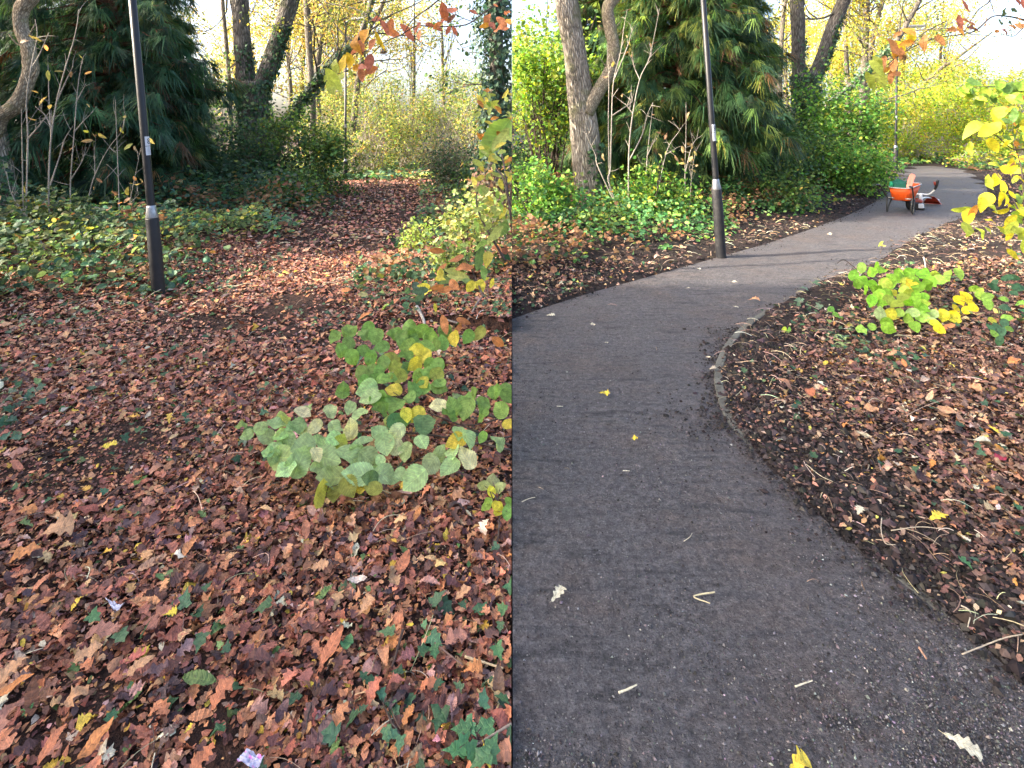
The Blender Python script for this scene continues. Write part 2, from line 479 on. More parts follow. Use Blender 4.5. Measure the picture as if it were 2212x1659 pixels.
# ------------------------------------------------------------------ ground
def ground():
    xs = np.concatenate([-np.geomspace(200, 12, 26), np.linspace(-11.7, -4, 60), np.linspace(-3.93, -.01, 70), [-.0015, .0015],
                         np.linspace(.01, 3.6, 100), np.linspace(3.66, 13, 120), np.geomspace(13.4, 200, 26)])
    ys = np.concatenate([np.linspace(-30, -1.2, 16), np.linspace(-1, 1.1, 20), np.linspace(1.15, 7, 150), np.linspace(7.07, 14, 80), np.linspace(14.2, 32, 70),
                         np.geomspace(33, 400, 24)])
    X, Y = np.meshgrid(xs, ys)
    Z = gz(X.ravel(), Y.ravel())
    mb = MB(); nx = len(xs)
    i = np.arange(len(ys) - 1)[:, None] * nx; j = np.arange(nx - 1)[None, :]
    mb.add(np.column_stack([X.ravel(), Y.ravel(), Z]), np.stack([i + j, i + j + 1, i + nx + j + 1, i + nx + j], -1).reshape(-1, 4))
    m, nt, N, Lk = newmat('woodland soil')
    o = nd(nt, 'ShaderNodeTexCoord').outputs['Object']
    sp = nd(nt, 'ShaderNodeSeparateXYZ'); Lk.new(o, sp.inputs[0])
    east = math_(nt, 'GREATER_THAN', sp.outputs[0], 0.0)
    n1 = noise(nt, o, 9, 6, .68); n2 = noise(nt, o, 60, 4, .6); n3 = noise(nt, o, .8, 3)
    vo = nd(nt, 'ShaderNodeTexVoronoi'); vo.inputs['Scale'].default_value = 34; Lk.new(o, vo.inputs['Vector'])
    mould = ramp(nt, vo.outputs['Color'], [(.2, (.022, .013, .011)), (.5, (.065, .033, .024)), (.85, (.12, .06, .04))])
    soil = ramp(nt, math_(nt, 'ADD', math_(nt, 'MULTIPLY', n1, .6), math_(nt, 'MULTIPLY', n2, .4)), [(.3, (.009, .0075, .0075)), (.55, (.026, .021, .020)), (.75, (.062, .049, .044))])
    cw = mixc(nt, ramp(nt, n1, [(.35, (1, 1, 1)), (.6, (0, 0, 0))]), mould, (.04, .025, .02))
    ce = mixc(nt, math_(nt, 'MULTIPLY', ramp(nt, n3, [(.4, (0, 0, 0)), (.7, (1, 1, 1))]), .3), soil, mould)
    b = nd(nt, 'ShaderNodeBsdfPrincipled'); Lk.new(mixc(nt, east, cw, ce), b.inputs['Base Color']); b.inputs['Roughness'].default_value = .9
    b.inputs['Specular IOR Level'].default_value = .2
    bp = nd(nt, 'ShaderNodeBump', i_Strength=1.0, i_Distance=.06); Lk.new(math_(nt, 'ADD', n1, math_(nt, 'MULTIPLY', n2, .5)), bp.inputs['Height']); Lk.new(bp.outputs[0], b.inputs['Normal'])
    out = nd(nt, 'ShaderNodeOutputMaterial'); Lk.new(b.outputs[0], out.inputs[0])
    tag(mb.build('ground', m), kind='structure')


ground()


def walk(line, knots, n):
    """resample a polyline so that the knots fall at equal parameters"""
    line = np.array(line); L = np.concatenate([[0], np.cumsum(np.linalg.norm(np.diff(line, axis=0), axis=1))])
    ks = []
    for k in knots:
        best = None
        for i in range(len(line) - 1):
            d = line[i + 1] - line[i]; t = np.clip(((np.array(k) - line[i]) @ d) / (d @ d), 0, 1)
            e = np.linalg.norm(line[i] + t * d - k)
            if best is None or e < best[0]: best = (e, L[i] + t * (L[i + 1] - L[i]))
        ks.append(best[1])
    s = np.interp(np.linspace(0, len(ks) - 1, n), np.arange(len(ks)), ks)
    return np.column_stack([np.interp(s, L, line[:, 0]), np.interp(s, L, line[:, 1])])


def tarmac():
    far = [(0, .2)] + R_FAR
    kf = [(0, .2), (0, 2.2), (0, 3.7), R_FAR[0], R_FAR[2], R_FAR[4], R_FAR[6], R_FAR[8], R_FAR[10], R_FAR[12]]
    kn = [R_NEAR[0], gpt(1820, 1160)[:2], gpt(1551, 810)[:2], gpt(1600, 722)[:2], gpt(1734, 633)[:2], gpt(1897, 566)[:2], gpt(2047, 483)[:2],
          gpt(2095, 466)[:2], gpt(2126, 394)[:2], gpt(2010, 358)[:2]]
    n, m_ = 520, 120
    A = walk(far, kf, n); B = walk(R_NEAR, kn, n)
    t = np.linspace(0, 1, m_)[None, :, None]
    P = A[:, None, :] * (1 - t) + B[:, None, :] * t
    X = P[..., 0].ravel(); Y = P[..., 1].ravel()
    fade = sstep(14, 6, Y)
    Z = .008 + .016 * fbm(X * 1.1, Y * 1.1) + (.014 * fbm(X * 5, Y * 5, 3) + .006 * fbm(X * 23, Y * 23, 2)) * fade
    d = np.minimum(distline(X, Y, R_FAR), distline(X, Y, R_NEAR)); Z = Z * sstep(0, .12, d) + .004 * (1 - sstep(0, .12, d))
    mb = MB(); i = np.arange(n - 1)[:, None] * m_; j = np.arange(m_ - 1)[None, :]
    mb.add(np.column_stack([np.maximum(X, .002), Y, Z]), np.stack([i + j, i + j + 1, i + m_ + j + 1, i + m_ + j], -1).reshape(-1, 4))
    m, nt, N, Lk = newmat('scraped tarmac')
    o = nd(nt, 'ShaderNodeTexCoord').outputs['Object']
    g1 = noise(nt, o, 120, 4, .75); g2 = noise(nt, o, 34, 6, .75); g3 = noise(nt, o, 1.5, 4, .6)
    mp = nd(nt, 'ShaderNodeMapping'); mp.inputs['Rotation'].default_value = (0, 0, math.radians(32)); mp.inputs['Scale'].default_value = (1.2, 9, 3); Lk.new(o, mp.inputs[0])
    st = noise(nt, mp.outputs[0], 2.2, 5, .6)
    vo = nd(nt, 'ShaderNodeTexVoronoi'); vo.inputs['Scale'].default_value = 150; Lk.new(o, vo.inputs['Vector'])
    spc = nd(nt, 'ShaderNodeSeparateColor'); Lk.new(vo.outputs['Color'], spc.inputs[0])
    h = math_(nt, 'ADD', math_(nt, 'MULTIPLY', g1, .45), math_(nt, 'MULTIPLY', g2, .55))
    base = ramp(nt, h, [(.34, (.018, .017, .019)), (.47, (.078, .072, .076)), (.64, (.20, .186, .19))])
    mud = ramp(nt, h, [(.34, (.024, .018, .016)), (.48, (.098, .074, .064)), (.66, (.215, .162, .138))])
    mk = ramp(nt, math_(nt, 'ADD', math_(nt, 'MULTIPLY', g3, .6), math_(nt, 'MULTIPLY', st, .4)), [(.47, (0, 0, 0)), (.66, (1, 1, 1))])
    c = mixc(nt, math_(nt, 'MULTIPLY', mk, .75), base, mud)
    dk = ramp(nt, st, [(.30, (.38, .38, .40)), (.45, (1, 1, 1))]); c = mixc(nt, 1.0, c, dk, 'MULTIPLY')
    chip = math_(nt, 'MULTIPLY', math_(nt, 'GREATER_THAN', spc.outputs[0], .93), math_(nt, 'LESS_THAN', vo.outputs['Distance'], .42))
    c = mixc(nt, math_(nt, 'MULTIPLY', chip, .75), c, ramp(nt, spc.outputs[1], [(0, (.10, .095, .095)), (1, (.30, .28, .26))]))
    b = nd(nt, 'ShaderNodeBsdfPrincipled'); Lk.new(c, b.inputs['Base Color'])
    Lk.new(math_(nt, 'ADD', math_(nt, 'MULTIPLY', g2, .35), .45), b.inputs['Roughness']); b.inputs['Specular IOR Level'].default_value = .38
    hh = math_(nt, 'ADD', math_(nt, 'MULTIPLY', g2, 1.0), math_(nt, 'ADD', math_(nt, 'MULTIPLY', g1, .5), math_(nt, 'MULTIPLY', st, .8)))
    bp = nd(nt, 'ShaderNodeBump', i_Strength=1.0, i_Distance=.03); Lk.new(hh, bp.inputs['Height']); Lk.new(bp.outputs[0], b.inputs['Normal'])
    out = nd(nt, 'ShaderNodeOutputMaterial'); Lk.new(b.outputs[0], out.inputs[0])
    tag(mb.build('tarmac_path', m), kind='structure')


tarmac()


def crumbs():
    """loose grit and crumbs of soil on the cleared tarmac"""
    n = 60000
    px = rng.uniform(1106, 2212, n); py = 640 + 1030 * rng.random(n) ** .8
    X = F * CH / (py - YH) * (px - CX) / F; Y = F * CH / (py - YH)
    k = inpoly(X, Y, R_PATH) & (X > .01); X, Y = X[k], Y[k]
    keep = fbm(X * 1.6, Y * 1.6 + 4, 3) + rng.normal(0, .25, len(X)) > -.02; X, Y = X[keep], Y[keep]; n = len(X)
    s = np.clip(rng.lognormal(math.log(.0020), .45, n), .001, .006) * (1 + .10 * Y)
    oc = np.array([[1, 0, 0], [0, 1, 0], [-1, 0, 0], [0, -1, 0], [0, 0, .8], [0, 0, -.5]], float)
    fc = np.array([[0, 1, 4], [1, 2, 4], [2, 3, 4], [3, 0, 4], [1, 0, 5], [2, 1, 5], [3, 2, 5], [0, 3, 5]])
    a = rng.random(n) * 6.28; ca, sa = np.cos(a), np.sin(a)
    j = oc[None] * rng.uniform(.6, 1.4, (n, 6, 1)) * s[:, None, None]
    V = np.stack([j[..., 0] * ca[:, None] - j[..., 1] * sa[:, None] * .7, j[..., 0] * sa[:, None] + j[..., 1] * ca[:, None] * .7, j[..., 2]], -1)
    V += np.column_stack([X, Y, .009 + .016 * fbm(X * 1.1, Y * 1.1) + (.012 * fbm(X * 5, Y * 5, 3)) * sstep(14, 6, Y) + s * .3])[:, None, :]
    c = pick([(5, (.07, .066, .068)), (3, (.12, .11, .11)), (1.0, (.20, .19, .18)), (.10, (.34, .32, .30)), (4, (.026, .022, .021))], n, .25)
    mb = MB(); mb.add(V.reshape(-1, 3), (fc[None] + (np.arange(n) * 6)[:, None, None]).reshape(-1, 3), np.repeat(c, 6, 0))
    tag(mb.build('path_grit', attr_mat('grit', .75, .35), side=1, smooth=False), kind='stuff')


crumbs()


def clods():
    """crumbly black soil thrown along both edges of the cleared strip"""
    n = 150000
    Y = np.sqrt(rng.uniform(1.3 ** 2, 16 ** 2, n)); Y[:n // 2] = np.sqrt(rng.uniform(1.3 ** 2, 4.5 ** 2, n // 2)); X = rng.random(n) * (.95 * Y)
    dn = distline(X, Y, R_NEAR); df = distline(X, Y, R_FAR); ins = inpoly(X, Y, R_PATH); d = np.minimum(dn, df)
    w_ = np.where(ins, .8 * np.exp(-(d / (.07 + .25 * np.clip(fbm(X * 1.3, Y * 1.3, 2), 0, 1))) ** 1.2), np.where(d < .75, .9 * (1 - d), .0))
    k = rng.random(n) < w_; X, Y, ins = X[k], Y[k], ins[k]; n = len(X)
    s = np.clip(rng.lognormal(math.log(.0065), .55, n), .002, .028) * (1 + .05 * Y) * np.where(ins, .6, 1)
    oc = np.array([[1, 0, 0], [.2, 1, .1], [-1, .1, 0], [0, -1, .05], [.1, 0, .75], [0, 0, -.5]], float)
    fc = np.array([[0, 1, 4], [1, 2, 4], [2, 3, 4], [3, 0, 4], [1, 0, 5], [2, 1, 5], [3, 2, 5], [0, 3, 5]])
    a = rng.random(n) * 6.28; ca, sa = np.cos(a), np.sin(a); j = oc[None] * rng.uniform(.5, 1.4, (n, 6, 1)) * s[:, None, None]
    V = np.stack([j[..., 0] * ca[:, None] - j[..., 1] * sa[:, None], j[..., 0] * sa[:, None] + j[..., 1] * ca[:, None], j[..., 2]], -1)
    V += np.column_stack([X, Y, np.where(ins, .012, gz(X, Y)) + s * .2])[:, None, :]
    c = pick([(5, (.022, .018, .017)), (3, (.04, .032, .03)), (1, (.075, .058, .05)), (.5, (.012, .01, .01))], n, .25)
    mb = MB(); mb.add(V.reshape(-1, 3), (fc[None] + (np.arange(n) * 6)[:, None, None]).reshape(-1, 3), np.repeat(c, 6, 0))
    tag(mb.build('loose_soil', attr_mat('black soil', .9, .2), side=1, smooth=False), kind='stuff')


clods()


def edging(px, h, name, label):
    """low concrete path edging laid as a run of short curved slabs"""
    P = catmull([gpt(x, y) for x, y in px], 60)
    cum = np.concatenate([[0], np.cumsum(np.linalg.norm(np.diff(P, axis=0), axis=1))])
    T = unit(np.gradient(P, axis=0)); N = np.column_stack([T[:, 1], -T[:, 0], 0 * T[:, 0]])
    root = thing(name, label, 'edging', P[0])
    w = .026; m = paint_mat('weathered concrete', (.12, .118, .10), .9, 0, .95, (.032, .03, .027), 9, .2, .012)
    L0 = 0; k = 0
    while L0 < cum[-1] - .05:
        L1 = min(L0 + .9, cum[-1]); s = np.linspace(L0 + .004, L1 - .004, 14)
        q = np.column_stack([np.interp(s, cum, P[:, i]) for i in range(3)]); nn = unit(np.column_stack([np.interp(s, cum, N[:, i]) for i in range(3)]))
        hh = h * (1 + .1 * rng.normal()) + .004 * fbm(s * 9, s * 0 + k, 2)
        hh = hh * np.clip(np.minimum(s + .12, cum[-1] - s + .12) / .5, .15, 1)
        prof = []
        for a, z in ((-w, -.05), (-w, -.004), (-w * .8, 0), (w * .8, 0), (w, -.004), (w, -.05)):
            prof.append(q + nn * (a + .003 * fbm(s * 14 + a * 90, s * 0, 2))[:, None] + np.column_stack([0 * s, 0 * s, (hh + z)]))
        V = np.stack(prof, 1).reshape(-1, 3); i = np.arange(13)[:, None] * 6; j = np.arange(5)[None, :]
        mb = MB(); mb.add(V, [np.stack([i + j, i + 6 + j, i + 7 + j, i + 1 + j], -1).reshape(-1, 4), np.arange(6)[None], (np.arange(6) + 13 * 6)[None, ::-1]])
        mb.build('slab', m, root, smooth=False); L0 = L1; k += 1


edging([(1659, 672), (1628, 695), (1598, 722), (1580, 742), (1564, 768), (1554, 795), (1552, 822), (1556, 852), (1568, 890), (1592, 928), (1624, 962)], .022,
       'path_edging', 'curved pale concrete edging round the nose of the leafy bank')
edging([(1815, 1158), (1900, 1214), (2000, 1290), (2100, 1374), (2170, 1440)], .009, 'path_edging',
       'straight concrete edging sunk almost flush in dark soil beside the tarmac')

# ------------------------------------------------------------------ street lamps
M['black'] = paint_mat('black pole paint', (.010, .011, .014), .4, 0, .3, (.05, .045, .04), 7, .35, .002)
M['blackdirty'] = paint_mat('black base paint', (.012, .012, .015), .5, 0, .6, (.045, .042, .038), 9, .35, .003)
M['galv'] = paint_mat('galvanised collar', (.36, .37, .39), .42, 1.0, .5, (.14, .14, .14), 20)
M['white'] = paint_mat('white sticker', (.55, .56, .59), .4, 0, .2, (.5, .5, .52), 40)
M['lantern'] = paint_mat('grey lantern', (.12, .125, .135), .45, 0, .2, (.2, .2, .2), 9)
M['lens'] = paint_mat('lantern lens', (.65, .68, .70), .15, 0, .1, (.4, .4, .4), 9)
M['ink'] = paint_mat('black print', (.015, .015, .018), .5, 0, .0)


def lathe(mb, prof, P0, ax, seg=28, c=(1, 1, 1)):
    ax = unit(np.array(ax, float)); e1 = unit(np.cross([0, 1.0, 0], ax)); e2 = np.cross(ax, e1)
    A = np.linspace(0, 2 * np.pi, seg, endpoint=False)
    V = np.concatenate([P0 + ax * s + r * (np.cos(A)[:, None] * e1 + np.sin(A)[:, None] * e2) for s, r in prof])
    n = len(prof); i = np.arange(n - 1)[:, None] * seg; j = np.arange(seg)[None, :]; k = (j + 1) % seg
    mb.add(V, [np.stack([i + j, i + k, i + seg + k, i + seg + j], -1).reshape(-1, 4), (np.arange(seg) + (n - 1) * seg)[None]], c)
    return e1, e2


def lamp(base, top, hb, hc, rb, rs, total, label, plates=None, seg=28, head=None, digit=False):
    base = np.array(base); ax = unit(np.array(top) - base)
    root = thing('street_lamp', label, 'street lamp', base)
    mb = MB(); lathe(mb, [(-.25, rb), (0, rb), (.03, rb * 1.01), (hb * .5, rb * .985), (hb - .01, rb * .98), (hb, rb * .94)], base, ax, seg)
    bs = mb.build('base_section', M['blackdirty'], root)
    mb = MB(); lathe(mb, [(hb, rb * .92), (hb + .012, rb * .95), (hb + (hc - hb) * .85, rs * 1.12), (hc, rs * 1.06)], base, ax, seg); mb.build('collar', M['galv'], root)
    mb = MB(); lathe(mb, [(hc, rs), (hc + .5, rs), (total, rs * .8)], base, ax, seg); mb.build('shaft', M['black'], root)
    e1 = unit(np.cross([0, 1.0, 0], ax)); e2 = np.cross(ax, e1)
    toc = np.array([0, 0, CH]) - base; toc = toc - ax * (toc @ ax); a0 = math.atan2(toc @ e2, toc @ e1)
    # access door outline and lock on the base section
    if seg > 20:
        mb = MB(); A = np.linspace(a0 + .95, a0 + 1.75, 7)
        for s0, s1 in ((hb * .30, hb * .84),):
            V = [base + ax * s + (rb * 1.012) * (math.cos(t) * e1 + math.sin(t) * e2) for s in (s0, s1) for t in A]
            V2 = [base + ax * s + (rb * .97) * (math.cos(t) * e1 + math.sin(t) * e2) for s in (s0 - .006, s1 + .006) for t in (A[0] - .05, *A[1:-1], A[-1] + .05)]
            j = np.arange(6); mb.add(V + V2, [np.stack([j, j + 1, j + 8, j + 7], -1), np.stack([j, j + 14, j + 15, j + 1], -1), np.stack([j + 7, j + 8, j + 22, j + 21], -1),
                                              np.array([[0, 7, 21, 14], [6, 20, 27, 13]])])
        mb.build('access_door', M['blackdirty'], bs)

    def patch(mb, s0, s1, w0, w1, lift, na=9, ns=2):
        V = []; r = rs * (1.0) + lift
        for s in np.linspace(s0, s1, ns):
            for t in np.linspace(w0, w1, na):
                V.append(base + ax * s + r * (math.cos(t) * e1 + math.sin(t) * e2))
        i = np.arange(ns - 1)[:, None] * na; j = np.arange(na - 1)[None, :]
        mb.add(V, np.stack([i + j, i + j + 1, i + na + j + 1, i + na + j], -1).reshape(-1, 4))
    if plates:
        for k, (s0, s1) in enumerate(plates):
            w0, w1 = a0 - .05, a0 + 1.6
            mb = MB(); patch(mb, s0, s1, w0, w1, .0015); pl = mb.build('number_plate' if k == 0 else 'notice_sticker', M['white'], root)
            if k == 0:
                # the figure 8: two rings bent round the pole
                mb = MB(); cs = (s0 + s1) / 2; hgt = (s1 - s0) * .30; wc = a0 + .83
                for sgn, q in ((1, .9), (-1, 1.05)):
                    V = []; K = 24
                    for rr in (1.0, .58):
                        for t in np.linspace(0, 2 * np.pi, K, endpoint=False):
                            s = cs + sgn * hgt * .5 + math.sin(t) * hgt * .52 * rr * q; w = wc + math.cos(t) * .36 * rr
                            V.append(base + ax * s + (rs + .003) * (math.cos(w) * e1 + math.sin(w) * e2))
                    j = np.arange(K); mb.add(V, np.stack([j, (j + 1) % K, K + (j + 1) % K, K + j], -1))
                mb.build('figure', M['ink'], pl, smooth=False)
            else:
                mb = MB()
                for q in range(5):
                    s = s0 + (s1 - s0) * (.2 + .15 * q); patch(mb, s, s + .006, a0 + .35, a0 + (1.2 if q % 2 else 1.0), .003)
                mb.build('print_lines', paint_mat('grey print', (.35, .36, .40), .5, 0, 0), pl)
    if head:
        tp = base + ax * total; hd = unit(np.array(head)); ln = MB()
        side_ = np.array([hd[1], -hd[0], 0])
        R = np.column_stack([hd, -side_, np.cross(hd, -side_)])
        tube(ln, [tp - ax * .02, tp + hd * .12 + ax * .03, tp + hd * .28 + ax * .05], [.03, .027, .026], 10)
        box(ln, tp + hd * .60 + ax * .05, (.72, .26, .07), R, bev=.03)
        box(ln, tp + hd * .45 + ax * .095, (.36, .18, .03), R, bev=.012)
        lo = ln.build('lantern', M['lantern'], root, smooth=False)
        g = MB(); box(g, tp + hd * .66 + ax * .006, (.5, .2, .02), R, bev=.01); g.build('lens', M['lens'], lo, smooth=False)


b_ = gpt(344, 644); b_[2] = 0
lamp(b_, at(286, 0, b_[1]), .775, .775 + .12, .058, .036, 5.6, 'near black lamp post with dark scuffed base standing among fallen leaves', [(1.47, 1.56), (1.38, 1.465)])
b_ = gpt(1558, 557)
lamp(b_, at(1519, 0, b_[1]), .875, .875 + .13, .063, .037, 5.7, 'near black lamp post standing at the edge of the cleared tarmac', [(1.60, 1.70), (1.49, 1.595)])
b_ = gpt(746, 388)
lamp(b_, at(747, 60, b_[1]), .62, .69, .072, .04, 5.3, 'thin distant black lamp post at the bend of the leaf-covered path', [(1.75, 1.87)], 16, (1, -.25, 0.02))
b_ = gpt(1934, 371)
lamp(b_, at(1938, 85, b_[1]), .98, 1.06, .085, .045, 5.75, 'thin distant black lamp post with grey lantern beside the tarmac bend', [(2.1, 2.25)], 16, (1, -.25, 0.02))

# ------------------------------------------------------------------ wheelbarrow, its load and the brushcutter
M['orange'] = paint_mat('orange plastic tray', (.74, .095, .010), .5, 0, .4, (.30, .06, .02), 9, .3)
M['pinkorange'] = paint_mat('faded orange plastic', (.80, .30, .22), .5, 0, .25, (.5, .25, .2), 14, .4)
M['rim'] = paint_mat('grey rim', (.42, .40, .37), .5, .2, .4, (.2, .17, .14), 20)
M['frame'] = paint_mat('dark tubular steel', (.03, .032, .03), .4, .4, .45, (.16, .15, .12), 16)
M['rubber'] = paint_mat('tyre rubber', (.018, .018, .019), .8, 0, .5, (.07, .06, .05), 18, .3)
M['green'] = paint_mat('green sack cloth', (.012, .10, .065), .75, 0, .4, (.006, .03, .025), 9, .3, .02)
M['greenlit'] = paint_mat('lit green sack cloth', (.02, .30, .13), .7, 0, .3, (.01, .12, .06), 9, .3)  # brighter copy of the sack cloth, light painted into its colour
M['whitepaint'] = paint_mat('white plastic', (.72, .72, .70), .4, 0, .35, (.3, .28, .25), 25)
M['redplastic'] = paint_mat('dark red plastic', (.30, .045, .025), .4, 0, .45, (.08, .03, .02), 18)
M['blackplastic'] = paint_mat('black plastic', (.016, .016, .017), .4, 0, .3, (.06, .05, .05), 25)


def frame_xf(base, deg, s=1.0):
    a = math.radians(deg); R = np.array([[math.cos(a), -math.sin(a), 0], [math.sin(a), math.cos(a), 0], [0, 0, 1]]) * s
    return lambda p: np.array(base) + np.asarray(p, float) @ R.T, R


def thing_part(name, parent, loc):
    o = bpy.data.objects.new(name, None); col.objects.link(o); o.parent = parent
    o.empty_display_size = .1
    o.location = Vector([float(v) for v in loc]) - parent.location
    return o


def barrow():
    base = gpt(1945, 461); base[2] = .008
    T, R = frame_xf(base, -50)
    root = thing('wheelbarrow', 'orange wheelbarrow with green sack standing on the tarmac path', 'wheelbarrow', base)
    # tray: open tapering shell, outer and inner skin
    def ring(cy, cz, w0, w1, l, tilt, n=32):
        A = np.linspace(0, 2 * np.pi, n, endpoint=False); out = []
        for t in A:
            c, s = math.cos(t), math.sin(t)
            x = abs(c) ** .45 * math.copysign(1, c); y = abs(s) ** .45 * math.copysign(1, s)
            w = w0 + (w1 - w0) * (y + 1) / 2
            out.append((x * w / 2, cy + y * l / 2, cz + y * tilt))
        return out
    levels = [(.19, .245, .30, .27, .38, 0), (.19, .255, .325, .29, .42, 0), (.20, .39, .345, .40, .54, .015), (.21, .53, .365, .51, .68, .035),
              (.21, .522, .35, .495, .66, .035), (.20, .39, .33, .385, .52, .015), (.19, .265, .31, .275, .39, 0)]
    V = []
    for cy, cz, w0, w1, l, ti in levels: V += ring(cy, cz, w0, w1, l, ti)
    n = 32; i = np.arange(len(levels) - 1)[:, None] * n; j = np.arange(n)[None, :]; k = (j + 1) % n
    mb = MB(); mb.add(T(V), [np.stack([i + j, i + k, i + n + k, i + n + j], -1).reshape(-1, 4), np.arange(n)[None, ::-1], (np.arange(n) + (len(levels) - 1) * n)[None]])
    tray = mb.build('tray', M['orange'], root)
    mb = MB(); r = ring(.21, .532, .365, .51, .68, .035); tube(mb, T(r + r[:1]), .011, 6, 64); mb.build('rim', M['rim'], tray)
    # frame: two long tubes from grips past the tray to the axle
    for sx in (-1, 1):
        mb = MB()
        tube(mb, T([(sx * .27, -.40, .56), (sx * .265, -.28, .535), (sx * .22, -.02, .30), (sx * .17, .2, .262), (sx * .075, .62, .175)]), .014, 8, 26)
        mb.build('frame_tube', M['frame'], root)
        mb = MB(); tube(mb, T([(sx * .27, -.47, .565), (sx * .27, -.36, .555)]), .019, 8, 4); mb.build('grip', M['blackplastic'], root)
        mb = MB(); tube(mb, T([(sx * .19, .16, .265), (sx * .21, .03, .10), (sx * .215, .0, .015), (sx * .212, -.03, .008), (sx * .21, -.055, .02), (sx * .20, -.10, .12), (sx * .215, -.045, .31)]), .0135, 8, 36)
        mb.build('leg', M['frame'], root)
    mb = MB(); tube(mb, T([(-.20, -.02, .29), (.20, -.02, .29)]), .012, 8, 3); tube(mb, T([(-.19, .14, .27), (.19, .14, .27)]), .012, 8, 3); mb.build('cross_bar', M['rim'], root)
    ctr = np.array([0, .62, .175])
    wh = thing_part('wheel', root, T(ctr))
    mb = MB(); K = 30
    A = np.linspace(0, 2 * np.pi, K + 1); tube(mb, T([ctr + np.array([0, math.cos(a) * .128, math.sin(a) * .128]) for a in A]), .045, 10, K + 1, cap=False); mb.build('tyre', M['rubber'], wh)
    mb = MB()
    tube(mb, T([ctr + np.array([-.03, 0, 0]), ctr + np.array([.03, 0, 0])]), [.088, .088], 24, 3); tube(mb, T([ctr + np.array([-.085, 0, 0]), ctr + np.array([.085, 0, 0])]), .012, 8, 3)
    mb.build('rim', M['rim'], wh)
    # load
    def blob(mb, c, r, seed, amp=.25):
        rr = np.random.default_rng(seed); nu, nv = 22, 14; V = []
        for a in np.linspace(0, np.pi, nv):
            for b in np.linspace(0, 2 * np.pi, nu, endpoint=False):
                d = np.array([math.sin(a) * math.cos(b), math.sin(a) * math.sin(b), math.cos(a)])
                f = 1 + amp * (fbm(np.array([d[0] * 1.6 + seed]), np.array([d[1] * 1.6 + d[2] * 2.1]), 4)[0]) + .05 * math.sin(9 * b + 5 * a)
                V.append(np.array(c) + d * r * f)
        i = np.arange(nv - 1)[:, None] * nu; j = np.arange(nu)[None, :]; k = (j + 1) % nu
        mb.add(T(V), np.stack([i + j, i + k, i + nu + k, i + nu + j], -1).reshape(-1, 4))
    sack = thing('sack', 'dark green cloth sack slumped in the wheelbarrow tray', 'sack', T((-.04, .18, .5)))
    mb = MB(); blob(mb, (-.06, .13, .50), (.165, .17, .125), 3, .5); blob(mb, (-.10, .26, .53), (.10, .12, .11), 5, .4); blob(mb, (.06, .22, .53), (.085, .1, .09), 8, .5); mb.build('cloth', M['green'], sack)
    mb = MB(); blob(mb, (-.145, -.035, .545), (.035, .045, .07), 6, .3); mb.build('flap', M['greenlit'], sack)
    sc = thing('leaf_scoop', 'faded orange plastic scoop blade propped upright in the wheelbarrow', 'scoop', T((.16, .12, .5)))
    # blade: ribbed slab with a rounded tip
    mb = MB(); up = unit(np.array([.22, .30, 1.0])); sx_ = unit(np.cross(up, [0.15, 1, 0])); nn = np.cross(sx_, up)
    V = []; K = 11; prof = []
    hs = np.concatenate([np.linspace(-.13, .24, 6), .24 + .05 * np.sin(np.linspace(.3, 1.55, 5))])
    ws = np.concatenate([np.full(6, .05), .05 * np.cos(np.linspace(.25, 1.45, 5)) ** .6])
    us = np.linspace(-1, 1, K)
    for face in (1, -1):
        for h, w in zip(hs, ws):
            for u in us:
                V.append(np.array([.105, .06, .50]) + up * h + sx_ * u * w + nn * (face * .008 + .02 * u * u + .006 * math.cos(u * 14)))
    m_ = len(hs); i = np.arange(m_ - 1)[:, None] * K; j = np.arange(K - 1)[None, :]
    q = np.stack([i + j, i + j + 1, i + K + j + 1, i + K + j], -1).reshape(-1, 4); o2 = m_ * K
    e = np.arange(m_ - 1) * K
    side = [np.stack([e, e + K, e + K + o2, e + o2], -1), np.stack([e + K - 1, e + o2 + K - 1, e + 2 * K - 1 + o2, e + 2 * K - 1], -1)]
    f = np.arange(K - 1) + (m_ - 1) * K; side.append(np.stack([f, f + 1, f + 1 + o2, f + o2], -1))
    mb.add(T(V), [q, q[:, ::-1] + o2] + side); mb.build('blade', M['pinkorange'], sc, smooth=False)
    mb = MB(); tube(mb, T([np.array([.105, .06, .50]) - up * .12, np.array([.105, .06, .50]) + up * .02 + nn * .02]), [.018, .02], 8, 4); mb.build('socket', M['rim'], sc)


barrow()


